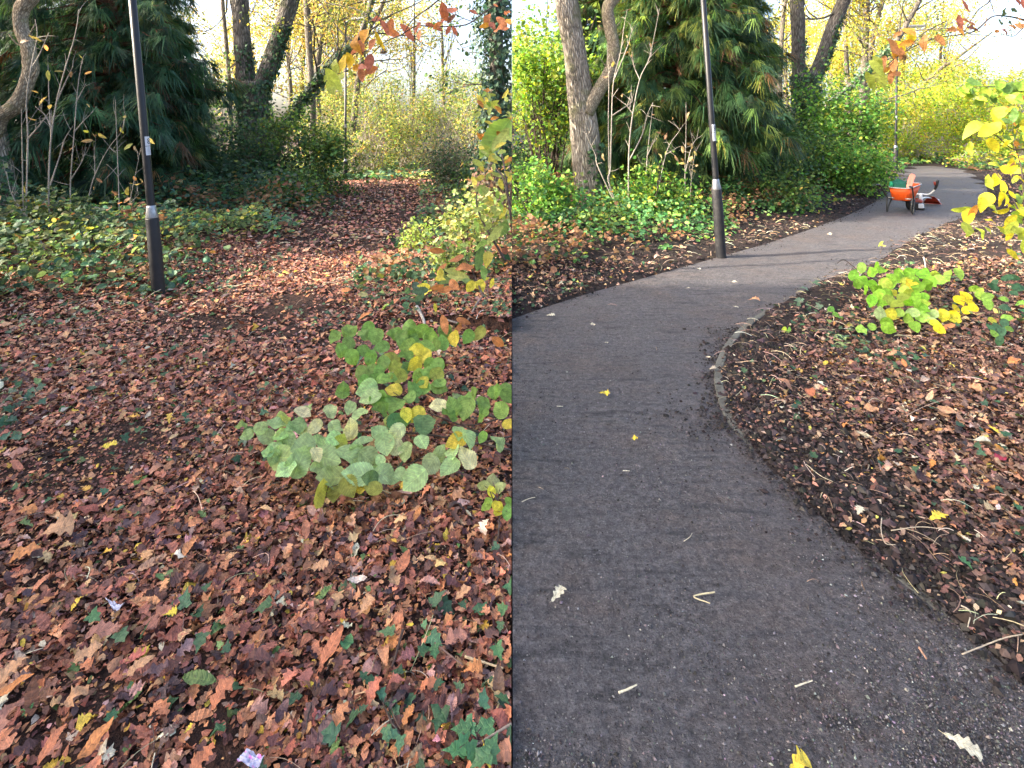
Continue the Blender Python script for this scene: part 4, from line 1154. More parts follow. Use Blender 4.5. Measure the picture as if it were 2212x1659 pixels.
# --- leaning ivy-hung boughs
def bough(label, Y, path, side, n, tw):
    P = [at(x, y, Y) for x, y, w in path]; r = [w / 2 / F * Y for x, y, w in path]
    root = thing('leaning_tree', label, 'leaning tree', (P[0][0], P[0][1], 0))
    P = [np.array([P[0][0] - .3, P[0][1] + .3, -.1])] + P; r = [r[0] * 1.1] + r
    mb = MB(); tube(mb, P, r, 10, 50, .1); mb.build('trunk', M['greybark'], root, side=side); ivy_on(root, P, r, n, .07, .12, puff=.16, side=side, t0=.1, t1=.7)
    tb = MB(); tips = []
    for t in np.linspace(.45, .98, tw):
        q = catmull(P, 60)[int(t * 59)]; grow(tb, q, unit(np.array([rng.uniform(-.2, 1), rng.normal(0, .5), rng.uniform(-.1, .8)])), rng.uniform(1.2, 2.2), .03, 2, tips, 3, .6)
    tb.build('branch', M['greybark'], root, side=side)
    lb = MB(); leaves_at(lb, tips, 6, .06, .11, [(3, (.20, .23, .07)), (2, (.12, .17, .06)), (1, (.35, .3, .07))], 'dia', .16); lb.build('foliage', M['yellow'], root, side=side)


bough('leaning tree trunk trailing ivy over the leaf-covered path', 15.5, [(604, 300, 17), (640, 236, 16), (672, 196, 16), (703, 160, 15), (742, 118, 14), (775, 82, 13), (792, 40, 12), (806, -6, 11)], -1, 1300, 9)
bough('leaning tree trunk trailing ivy behind the distant tarmac lamp', 20, [(1775, 250, 14), (1826, 196, 14), (1872, 155, 13), (1905, 120, 12), (1938, 86, 11), (1962, 45, 10), (1990, -6, 10)], 1, 1100, 9)


# --- slim trees behind
def slim(label, Y, path, side, n, pal, s=(.07, .13), tw=10, leaves=14, kind='dia', up=.15, forks=2):
    P = [at(x, y, Y) for x, y, w in path]; r = [w / 2 / F * Y for x, y, w in path]
    root = thing('slim_tree', label, 'tree', (P[0][0], P[0][1], 0))
    P = [np.array([P[0][0], P[0][1], -.1])] + P; r = [r[0] * 1.15] + r
    d = unit(P[-1] - P[-2]); P += [P[-1] + d * 2.5 + rng.normal(0, .2, 3)]; r += [r[-1] * .35]
    mb = MB(); tube(mb, P, r, 9, 40, .08); mb.build('trunk', M['greybark'], root, side=side)
    tb = MB(); tips = []
    for t in rng.uniform(.3, 1.0, tw):
        q = catmull(P, 60)[int(t * 59)]; a = rng.random() * 6.28
        grow(tb, q, np.array([math.cos(a), math.sin(a) * .7, rng.uniform(.1, 1.0)]), rng.uniform(1.3, 2.8), max(.015, .3 * r[1]), 2, tips, 3, .6, up)
    tb.build('branch', M['greybark'], root, side=side)
    lb = MB(); leaves_at(lb, tips, leaves, s[0], s[1], pal, kind, .22); lb.build('foliage', M['yellow'], root, side=side)


OLIVE = [(4, (.34, .31, .10)), (3, (.24, .25, .08)), (2, (.42, .33, .10)), (1, (.45, .26, .10))]
GOLD = [(4, (.46, .43, .07)), (3, (.33, .38, .07)), (2, (.55, .44, .07)), (1, (.5, .3, .07))]
slim('pale slim tree between the forked tree and the leaning trunk over the leaf litter', 21, [(676, 300, 15), (674, 200, 14), (668, 110, 14), (664, 30, 14), (662, -8, 13)], -1, 0, OLIVE, tw=14)
slim('thin tree with a branch curving right behind the leaf-covered path', 23, [(690, 300, 13), (684, 180, 13), (690, 110, 12), (702, 50, 11), (716, -8, 10)], -1, 0, OLIVE, tw=14)
slim('thin straight sapling tree against the sky left of the forked tree', 24, [(622, 320, 9), (628, 200, 8), (622, 110, 8), (640, -8, 7)], -1, 0, OLIVE, tw=10)
slim('mottled sunlit tree standing furthest back above the leaf-covered bend', 26, [(760, 320, 14), (770, 200, 13), (786, 110, 10), (800, 60, 9), (822, 20, 8)], -1, 0, OLIVE, tw=12, leaves=10)
slim('slim tree with yellow leaves beside the dark ivy trunk over the litter', 25, [(498, 300, 10), (496, 200, 10), (488, 90, 9), (480, -8, 8)], -1, 0, OLIVE, tw=10, leaves=10)
slim('tall slim tree left of the forked ivy tree near the tarmac', 23, [(1690, 330, 12), (1684, 200, 11), (1688, 90, 10), (1694, -8, 9)], 1, 0, GOLD, tw=10, leaves=10)
slim('slim lichen-pale tree between the ivy tree and the tarmac bend lamp', 24, [(1866, 320, 14), (1864, 220, 14), (1868, 120, 13), (1872, 50, 13), (1873, -8, 12)], 1, 0, GOLD, tw=15)
slim('slim pale tree leaning right over the distant tarmac bend', 26, [(1870, 320, 12), (1874, 180, 11), (1884, 90, 10), (1902, 20, 9), (1912, -8, 8)], 1, 0, GOLD, tw=13)
slim('narrow sunlit tree just right of the forked ivy trunk', 26, [(1838, 330, 10), (1832, 230, 10), (1828, 120, 9), (1822, -8, 8)], 1, 0, GOLD, tw=12)
slim('small golden tree leaning furthest back over the tarmac bend', 31, [(1950, 330, 9), (1960, 250, 9), (1990, 190, 8), (2030, 150, 7), (2060, 130, 6)], 1, 0, GOLD, tw=9, leaves=10)


# --- taller autumn trees of the wood behind
def wood_tree(label, px, Y, rad, n, pal, side, size=(.10, .2), k=40, spread=.16):
    c = at(px[0], px[1], Y); root = thing('woodland_tree', label, 'tree', (c[0], c[1], 0)); R = np.array(rad)
    P, i = clumps(n, k, R, spread * R.mean(), shell=.5); P = P + c; P = P[P[:, 2] > 1.0]; m = len(P)
    mb = MB(); add_leaves(mb, 'dia', P, unit(rng.normal(0, .8, (m, 3)) + [0, 0, -.3]), rdir(m), rng.uniform(size[0], size[1], m), pick(pal, m, .3), fold=.2, curl=.3)
    tb = MB(); top = c + np.array([rng.normal(0, .3), 0, R[2] * .9]); b = np.array([c[0] + rng.normal(0, .2), c[1], -.1])
    tube(tb, [b, b * .6 + top * .4 + [rng.normal(0, .2), 0, 0], top], [.17, .12, .03], 8, 24, .08); tb.build('trunk', M['greybark'], root, side=side)
    tb = MB()
    for q in P[rng.choice(m, 26)]:
        t = rng.uniform(.3, .85); a = b + (top - b) * t; a[2] = min(a[2], q[2] + .2); mid = (a + q) / 2 + rng.normal(0, .15, 3) + [0, 0, .1]; tube(tb, [a, mid, q], [.05 * (1.1 - t), .028 * (1.1 - t), .006], 5, 8, cap=False)
    tb.build('branch', M['greybark'], root, side=side); mb.build('foliage', M['yellow'], root, side=side)


PALE = [(4, (.40, .38, .15)), (3, (.30, .32, .13)), (2, (.48, .38, .16)), (1, (.46, .28, .14)), (1, (.18, .22, .10))]
for l, x, y, Y, r, n in [('broad pale golden tree filling the sky between the forked tree and the leaning trunk', 650, 95, 32, (3.4, 1.8, 3.6), 5200), ('tall thin-crowned golden tree above the leaning trunk on the leaf-covered side', 760, 50, 34, (3.2, 1.8, 3.4), 4200),
                         ('wispy olive tree hanging over the left thicket below the white sky', 880, 60, 36, (2.8, 1.8, 2.4), 2200), ('russet and olive tree behind the foot of the leaning trunk', 720, 190, 31, (2.4, 1.4, 1.8), 3200),
                         ('golden tree glimpsed left of the forked ivy tree', 505, 120, 30, (1.8, 1.4, 3.0), 2600), ('faint leafy treetop at the upper edge over the chestnut leaves', 960, -10, 38, (2.6, 1.6, 1.6), 900)]:
    wood_tree(l, (x, y), Y, r, n, PALE, -1)
BRGT = [(4, (.44, .44, .07)), (3, (.34, .40, .06)), (2, (.54, .46, .07)), (.6, (.5, .32, .08)), (1, (.2, .28, .06))]
for l, x, y, Y, r, n in [('large golden tree filling the sky right of the forked ivy tree', 1845, 90, 38, (3.6, 1.8, 4.2), 6500), ('golden-green tree above the distant tarmac lamp', 1955, 100, 40, (3.4, 1.8, 3.2), 4600), ('yellow-green treetop over the bend right of the lamp', 2040, 165, 42, (3.0, 1.8, 1.7), 2800),
                         ('golden tree between the dark conifer and the forked ivy tree', 1715, 100, 36, (2.2, 1.6, 3.8), 3600), ('low golden treetop at the right edge above the thicket', 2180, 190, 40, (2.6, 1.6, 1.4), 1800), ('airy leafy bough of a tree at the top right under white sky', 2050, 20, 40, (3.2, 1.6, 1.6), 1100)]:
    wood_tree(l, (x, y), Y, r, n, BRGT, 1)

# --- bushes
HAZL = [(4, (.27, .31, .10)), (3, (.18, .25, .09)), (2, (.40, .38, .11)), (.6, (.42, .26, .12)), (2, (.10, .16, .08))]
HAZR = [(4, (.34, .42, .05)), (3, (.24, .36, .05)), (2.2, (.50, .48, .05)), (.4, (.5, .33, .07)), (1.8, (.13, .24, .05))]
MIDG = [(4, (.07, .14, .045)), (3, (.11, .19, .05)), (1.5, (.17, .24, .06)), (1, (.045, .09, .045)), (.3, (.3, .28, .06))]
BRIG = [(4, (.10, .24, .05)), (3, (.16, .31, .06)), (2, (.25, .37, .07)), (1.2, (.06, .13, .05)), (.3, (.4, .38, .06))]
DARK = [(4, (.03, .07, .04)), (3, (.045, .095, .055)), (1, (.08, .14, .07))]
GREYT = [(3, (.10, .12, .10)), (2, (.14, .13, .11)), (1, (.2, .18, .12))]


def bush(name, label, px, Y, rad, n, pal, size=(.06, .1), kind='dia', k=26, spread=.28, mat='leaf', stems=9, side=0, stemr=.014, cat='bush', open_=.0, dy=0):
    c = at(px[0], px[1], Y); root = thing(name, label, cat, (c[0], c[1], 0))
    R = np.array(rad)
    P, i = clumps(n, k, R, spread * R.mean())
    P = P + c; P = P[P[:, 2] > .03]
    n = len(P); N = unit(rng.normal(0, .7, (n, 3)) + np.array([0, -.3, .8])); D = unit(rng.normal(0, .8, (n, 3)) + np.array([0, 0, -.35]))
    mb = MB(); add_leaves(mb, kind, P, D, N, rng.uniform(size[0], size[1], n), pick(pal, n, .3), fold=.2, curl=.3)
    tb = MB(); sel = P[rng.choice(n, stems * 3)]
    for s in range(stems):
        b = np.array([c[0] + rng.normal(0, .18 * R[0]), c[1] + rng.normal(0, .15), -.05]); e = sel[s]; m = (b + e) / 2 + np.array([0, 0, .25 * R[2]]) + rng.normal(0, .08 * R[0], 3)
        tube(tb, [b, b * .65 + m * .35 + [0, 0, .1], m, e], [stemr, stemr * .85, stemr * .6, stemr * .25], 5, 12, cap=False)
        for q in range(2): tube(tb, [m, (m + sel[stems + s * 2 + q]) / 2 + [0, 0, .1], sel[stems + s * 2 + q]], [stemr * .5, stemr * .35, .002], 4, 6, cap=False)
    tb.build('stem', M['darktwig'] if mat == 'leaf' else M['twig'], root, side=side)
    mb.build('foliage', M[mat], root, side=side)


# hazel thicket beyond the bends
HL = [('yellow-green hazel bush just left of the distant post over the leaf path', 690, 300, 22, (1.3, 1.0, 2.0)), ('tallest olive hazel bush right of the distant post over the leaf path', 800, 285, 21, (1.5, 1.0, 1.9)),
      ('olive-gold hazel bush in the middle of the thicket at the leaf path bend', 880, 270, 23, (1.6, 1.1, 2.2)), ('thin-stemmed hazel bush right of the leaf path bend', 955, 285, 22, (1.5, 1.1, 2.0)),
      ('orange-flecked hazel bush at the right end of the thicket by the ivy trunk', 1035, 270, 20, (1.3, 1.0, 1.9)), ('bright yellow low bush at the foot of the thicket by the distant post', 768, 330, 19.5, (.75, .5, .7)),
      ('hazy hazel bush rising behind the leaf path thicket under the white sky', 840, 240, 28, (2.6, 1.2, 2.4)), ('hazy bush below the bright sky left of the ivy trunk', 985, 225, 29, (2.6, 1.2, 2.0)),
      ('rusty leaved bush standing behind the distant post', 720, 240, 27, (2.0, 1.2, 2.6))]
for l, x, y, Y, r in HL:
    bush('hazel_bush', l, (x, y), Y, r, int(3300 * r[0] * r[2] / 2.6), HAZL, (.06, .13), side=-1, mat='yellow', k=60, spread=.17, stems=22, stemr=.02)
HR = [('brightest yellow hazel bush left of the distant post at the tarmac bend', 1870, 280, 28, (1.7, 1.1, 2.0)), ('yellow-green hazel bush directly behind the distant tarmac lamp post', 1960, 270, 29, (2.0, 1.1, 2.1)),
      ('lime hazel bush in the middle of the thicket over the tarmac bend', 2045, 260, 30, (2.1, 1.1, 2.3)), ('tall lime hazel bush in the thicket behind the right edge of the bend', 2130, 262, 29, (1.9, 1.1, 2.2)),
      ('golden-topped hazel bush at the right end of the sunlit thicket', 2210, 255, 27, (1.8, 1.1, 2.2)), ('golden hazel crown rising behind the thicket under white sky', 2080, 215, 36, (3.0, 1.4, 2.4)),
      ('hazy golden bush behind the leaning trunk left of the bend', 1920, 220, 36, (3.0, 1.4, 3.0)), ('low green bush at the foot of the sunlit thicket', 2000, 325, 28, (2.0, .6, .6)),
      ('low leafy bush on the far right verge of the tarmac bend', 2120, 345, 25, (1.6, .8, .6)), ('pale yellow bush seen between the ivy tree and the slim trees', 1800, 250, 27, (1.8, 1.2, 2.6))]
for l, x, y, Y, r in HR:
    bush('hazel_bush', l, (x, y), Y, r, int(3400 * r[0] * r[2] / 2.6), HAZR, (.07, .16), side=1, mat='yellow', k=60, spread=.17, stems=22, stemr=.022)
# nearer shrubs, leaf covered side
bush('leafy_shrub', 'mid-green shrub with drooping leaves right of the forked ivy tree', (648, 330), 13, (.95, .7, 1.0), 3800, MIDG, (.06, .11), 'beech', side=-1)
bush('leafy_shrub', 'dark ivy-filled shrub at the foot of the forked ivy tree', (540, 380), 12.5, (1.0, .7, 1.1), 4200, DARK, (.06, .10), 'beech', side=-1)
bush('leafy_shrub', 'rounded green shrub on the verge left of the leaf path', (610, 440), 11, (.75, .6, .62), 3200, MIDG, (.05, .09), 'beech', side=-1)
bush('leafy_shrub', 'low green shrub at the foot of the thin distant post by the leaf path', (705, 430), 13.5, (.75, .6, .45), 2200, MIDG + DARK, (.05, .09), 'beech', side=-1)
bush('leafy_shrub', 'dim conifer-green shrub between the near post and the forked tree', (440, 420), 11.5, (.9, .7, .8), 3800, DARK, (.05, .09), 'dia', side=-1)
bush('leafy_shrub', 'bluish dark shrub on the right of the leaf path bend', (985, 370), 15, (1.0, .7, .8), 4000, DARK + GREYT, (.06, .1), 'dia', side=-1)
bush('twiggy_bush', 'grey twiggy bush with few leaves right of the leaf path bend', (965, 320), 17, (1.0, .7, .7), 1500, GREYT, (.05, .08), 'dia', side=-1, stems=40, stemr=.01)
bush('leafy_shrub', 'dark low shrub beneath the ivy trunk near the seam', (1060, 400), 11, (.6, .5, .55), 2600, DARK + MIDG, (.05, .09), 'beech', side=-1)
bush('twiggy_bush', 'brown withered bush below the ivy trunk', (1075, 420), 7.5, (.34, .3, .35), 700, [(3, (.2, .12, .09)), (2, (.3, .2, .14)), (1, (.16, .17, .06))], (.05, .1), 'beech', side=-1, stems=20, stemr=.006, mat='dry')
bush('privet_shrub', 'pale yellow-green small-leaved shrub right of the leaf path', (1020, 470), 6.0, (.34, .3, .30), 900, [(3, (.25, .31, .12)), (2, (.36, .40, .17)), (1, (.14, .2, .07)), (.5, (.45, .42, .12))], (.04, .075), 'beech', k=30, side=-1, stemr=.005)
bush('privet_shrub', 'tiny bright lime shrub sprouting at the edge of the leaf path', (898, 515), 7.4, (.26, .2, .18), 420, [(3, (.26, .36, .09)), (2, (.36, .44, .14))], (.035, .06), 'beech', k=14, side=-1, stemr=.004)
bush('privet_shrub', 'small pale green shrub behind the chestnut sprig', (968, 545), 5.6, (.22, .2, .14), 380, [(3, (.2, .27, .1)), (2, (.3, .36, .15))], (.035, .07), 'beech', k=14, side=-1, stemr=.004)
# nearer shrubs, cleared side
bush('leafy_shrub', 'bright green shrub with drooping sprays left of the tarmac bend lamp', (1815, 270), 15.5, (1.15, .8, 1.25), 5200, BRIG, (.07, .12), 'beech', side=1)
bush('leafy_shrub', 'rounded bright green shrub on the verge left of the wheelbarrow', (1850, 370), 13.5, (.75, .6, .65), 3600, BRIG, (.05, .1), 'beech', side=1)
bush('leafy_shrub', 'mid-green shrub at the foot of the forked ivy tree by the tarmac', (1760, 340), 14.5, (1.1, .8, .95), 5000, MIDG, (.06, .1), 'beech', side=1)
bush('leafy_shrub', 'dark glossy shrub between the tarmac lamp post and the ivy tree', (1655, 345), 13.5, (1.0, .8, 1.05), 4600, DARK + MIDG, (.05, .09), 'beech', side=1)
bush('leafy_shrub', 'low dark bush on the verge behind the wheelbarrow', (1885, 395), 16, (.8, .5, .45), 2400, DARK + BRIG, (.06, .1), 'dia', side=1)
bush('leafy_shrub', 'low fern-green bush right of the tarmac lamp post base', (1690, 430), 10.8, (.9, .5, .42), 2600, MIDG, (.05, .09), 'beech', side=1)
bush('leafy_shrub', 'sunny yellow-green bramble bush left of the oak trunk', (1165, 420), 8.4, (.42, .5, .42), 1700, BRIG, (.05, .09), 'beech', side=1)
bush('leafy_shrub', 'bright sprouting bramble bush between the oak and the tarmac lamp post', (1390, 425), 9.5, (.75, .5, .4), 2200, BRIG + [(2, (.3, .4, .08))], (.05, .09), 'beech', side=1)
bush('multi_stemmed_shrub', 'many-stemmed shrub with sunny yellow-green leaves left of the oak', (1185, 160), 12.2, (1.0, 1.0, 1.55), 5200, [(3, (.2, .33, .05)), (2, (.13, .25, .05)), (2, (.32, .4, .06)), (1, (.07, .14, .05))], (.07, .12), 'beech', side=1, stems=26, stemr=.02, k=34)
bush('hedge_bush', 'dark dense bush behind the many stems left of the oak', (1190, 360), 17, (1.6, .6, .9), 3800, DARK, (.08, .13), 'dia', side=1)
bush('hedge_bush', 'sunny green bush far behind the oak trunk', (1330, 230), 19, (2.2, .8, 2.2), 6500, BRIG, (.09, .15), 'dia', side=1, k=40)
bush('hedge_bush', 'sunlit golden-green bush behind the many-stemmed shrub', (1160, 170), 21, (1.5, .8, 2.6), 5200, HAZR, (.09, .15), 'dia', side=1, k=40, mat='yellow')
bush('hedge_bush', 'dim green bush behind the leaf-side conifers', (330, 300), 18, (3.2, .8, 2.4), 7500, DARK + MIDG, (.1, .16), 'dia', side=-1, k=50)
bush('hedge_bush', 'yellow-flecked bush glimpsed behind the left edge conifer', (70, 230), 19, (2.6, .8, 2.4), 6000, MIDG + HAZL, (.1, .16), 'dia', side=-1, k=50)


# ivy-smothered trunk against the seam
def ivy_trunk():
    Y = 9.5; root = thing('ivy_trunk_tree', 'tree trunk smothered in dark ivy at the right of the leaf-covered path', 'tree', (at(1075, 0, Y)[0], Y, 0))
    P = [at(1072, y, Y) for y in (480, 350, 200, 60, -60, -300)]; r = [.17, .15, .13, .12, .11, .07]; P = [p - [.0, 0, 0] for p in P]
    mb = MB(); tube(mb, P, r, 14, 40, .1); mb.build('trunk', M['greybark'], root, side=-1)
    ivy_on(root, P, r, 5200, .05, .10, [(4, (.03, .07, .045)), (2, (.05, .10, .06)), (.7, (.1, .16, .08))], puff=.36, side=-1, t0=.05)
    tb = MB(); tips = []
    for y, dx in ((130, -1), (60, -1), (185, -1), (10, -.6)):
        grow(tb, at(1068, y, Y), (dx, -.1, .25), .75, .012, 1, tips, 3, .5)
    tb.build('branch', M['darktwig'], root, side=-1)
    lb = MB(); leaves_at(lb, tips, 3, .05, .10, DARK + MIDG, 'beech', .08); lb.build('foliage', M['leaf'], root, side=-1)


ivy_trunk()


# --- bare saplings
def sapling(label, Y, stems, w=.011, side=0, leaves=6, pxf=None):
    f = pxf or (lambda p: p)
    b = at(*f(stems[0][0]), Y); root = thing('sapling', label, 'sapling', (b[0], b[1], 0))
    mb = MB(); lf = []
    for k, s in enumerate(stems):
        P = [at(*f(p), Y + .04 * k) for p in s]
        if k == 0: P = [np.array([P[0][0], P[0][1], -.05])] + P
        a = w * (1 if k == 0 else .8); tube(mb, P, np.linspace(a, a * .28, len(P)), 6, len(P) * 6)
        q = catmull(P, 40)
        for t in rng.integers(12, 39, 5):
            d = unit(rng.normal(0, .6, 3) + np.array([0, 0, .9])); l = rng.uniform(.08, .32); tube(mb, [q[t], q[t] + d * l * .5, q[t] + d * l + rng.normal(0, .02, 3)], [a * .4, a * .28, .0012], 4, 5); lf.append(q[t] + d * l)
    mb.build('stem', M['twig'], root, side=side)
    if leaves:
        i = rng.choice(len(lf), min(leaves, len(lf)), False); P = np.array(lf)[i]; n = len(P)
        lb = MB(); add_leaves(lb, 'chestnut_low', P, unit(rng.normal(0, 1, (n, 3)) + [0, 0, -.3]), rdir(n), rng.uniform(.08, .15, n), pick([(2, (.45, .33, .17)), (1, (.40, .38, .1)), (1, (.35, .2, .1))], n)); lb.build('leaf', M['dry'], root, side=side)


sapling('pale forked pair of bare stems rising in front of the left edge oak', 6.6, [[(98, 546), (66, 480), (57, 460), (60, 300), (57, 222), (66, 150), (80, 80), (76, 42)], [(57, 465), (50, 440), (48, 330), (46, 235)], [(60, 300), (84, 272), (108, 240)],
        [(66, 150), (84, 120), (106, 70)], [(96, 540), (50, 460), (24, 416), (14, 370)]], .012, -1)
sapling('tallest bare forked sapling left of the dark conifer trunk over the brambles', 7.0, [[(107, 525), (105, 400), (110, 300), (122, 220), (140, 150), (158, 92), (167, 50), (170, 20)], [(105, 410), (128, 340), (140, 300), (158, 272)], [(112, 280), (98, 250), (76, 230)], [(122, 220), (140, 180), (158, 142)],
        [(111, 300), (106, 220), (104, 140)]], .012, -1)
sapling('slender bare sapling with side twigs just left of the conifer trunk', 7.3, [[(154, 500), (152, 400), (160, 290), (168, 190), (178, 130), (185, 116)], [(152, 390), (176, 350), (186, 318)], [(160, 285), (180, 262), (202, 240)], [(165, 220), (186, 180)]], .010, -1)
sapling('leaning bare sapling crossing in front of the conifer trunk', 7.2, [[(178, 500), (195, 410), (212, 362), (236, 318), (262, 284), (272, 245)], [(205, 375), (204, 320)], [(236, 318), (250, 330)]], .008, -1)
sapling('straight grey sapling between the conifer trunk and the near post', 7.1, [[(259, 520), (256, 400), (252, 290), (249, 215)]], .009, -1, 2)
sapling('short wispy sapling with pale leaf tufts beside the near post', 6.8, [[(270, 520), (280, 440), (296, 360), (304, 320)], [(280, 440), (300, 420)]], .006, -1, 8)
g = lambda p: (1106 + p[0] * .5205, p[1] * .5205)
sapling('leaning pair of pale bare stems rising right of the oak trunk', 9.0, [[(466, 930), (402, 760), (408, 700), (412, 560), (420, 350), (450, 220), (465, 110), (478, 40)], [(404, 750), (400, 500), (402, 340), (394, 180)], [(420, 340), (480, 190), (500, 110)], [(415, 480), (490, 430), (500, 415)],
        [(465, 920), (360, 700), (345, 640), (300, 545)]], .015, 1, 6, g)
sapling('tall forked bare sapling in front of the sunlit conifer branches', 9.2, [[(484, 870), (485, 640), (500, 480), (530, 330), (570, 240), (600, 100), (612, 35)], [(487, 665), (540, 560), (560, 480), (585, 425)], [(500, 470), (470, 430)], [(530, 330), (505, 270), (498, 210)], [(570, 240), (585, 225)]], .015, 1, 5, g)
sapling('slender bare sapling between the tall forked one and the conifer trunk', 9.6, [[(556, 850), (556, 760), (562, 640), (580, 480), (585, 430)], [(560, 650), (600, 560)]], .011, 1, 4, g)
sapling('leaning wispy sapling below the conifer trunk by the tarmac', 9.4, [[(590, 860), (612, 760), (645, 620), (690, 550), (702, 530)], [(640, 640), (690, 610)], [(612, 760), (560, 690)]], .010, 1, 8, g)
sapling('straight pale sapling right of the conifer trunk by the tarmac', 9.5, [[(720, 850), (718, 720), (722, 560), (722, 425)], [(718, 720), (750, 600), (790, 560)]], .011, 1, 3, g)
sapling('thin bent sapling nearest the tarmac lamp post', 9.3, [[(738, 850), (745, 740), (760, 640), (790, 580)], [(745, 740), (730, 660)]], .008, 1, 9, g)

# --- hand placed leaves
ZL = lambda x, y: (553 + x * .2507, 416 + y * .2507)          # enlarged crops of the photograph
ZM = lambda x, y: (553 + x * .2507, 832 + y * .2507)
ZT = lambda x, y: (553 + x * .2507, y * .2507)
RL = lambda x, y: (1659 + x * .2507, 416 + y * .2507)
RM = lambda x, y: (1659 + x * .2507, 832 + y * .2507)
RT = lambda x, y: (1659 + x * .2507, y * .2507)
CAM = np.array([0, 0, CH])


def hand(mb, f, lst, zf, kind, pal, face=.6, droop=0., rscale=1.0, jit=.12, Yf=None, tilt=.28):
    """leaves set one by one: (x, y, radius px, tone)"""
    n = len(lst); P = []; L = []
    for e in lst:
        x, y = f(e[0], e[1])
        p = at(x, y, Yf(x, y)) if Yf else gpt(x, y, zf(x, y))
        P.append(p); L.append(2 * e[2] * .2507 * p[1] / F * rscale)
    P = np.array(P); L = np.array(L)
    toc = unit(CAM - P); N = unit(toc * face + np.array([0, 0, 1 - face]) + rng.normal(0, tilt, (n, 3)))
    D = unit(rng.normal(0, .8, (n, 3)) + np.array([-.3, -.4, -droop])); D = unit(D - N * (D * N).sum(1, keepdims=True))
    C = np.array([pal[e[3] if len(e) > 3 else 'g'] for e in lst]) * rng.lognormal(0, jit, (n, 1)) * rng.lognormal(0, .05, (n, 3))
    for i in np.argsort(-L):
        q = MB(); add_leaves(q, kind, (P - D * L[:, None] * .5)[i:i + 1], D[i:i + 1], N[i:i + 1], L[i:i + 1], C[i:i + 1], fold=.22, curl=.28, wave=.10, twist=.15)
        mb.append(q)
    return P


def leaf_parts(lst, mat, root, side, cap=100):
    """every leaf a part of its own; past the cap the smallest go into one mesh"""
    lst = sorted(lst, key=lambda q: -np.ptp(q.V[0], axis=0).max())
    for q in lst[:cap]: q.build('leaf', mat, root, side=side)
    if len(lst) > cap:
        m = MB()
        for q in lst[cap:]: m.add(q.V[0], q.Fs, q.C[0], q.T[0])
        tag(m.build('small_leaves', mat, root, side=side), kind='stuff')


HP = {'g': (.17, .30, .07), 'y': (.50, .45, .06), 'p': (.33, .47, .21), 'P': (.52, .54, .28), 'o': (.27, .30, .06), 'd': (.10, .20, .08), 'b': (.42, .27, .17), 'l': (.26, .40, .12)}


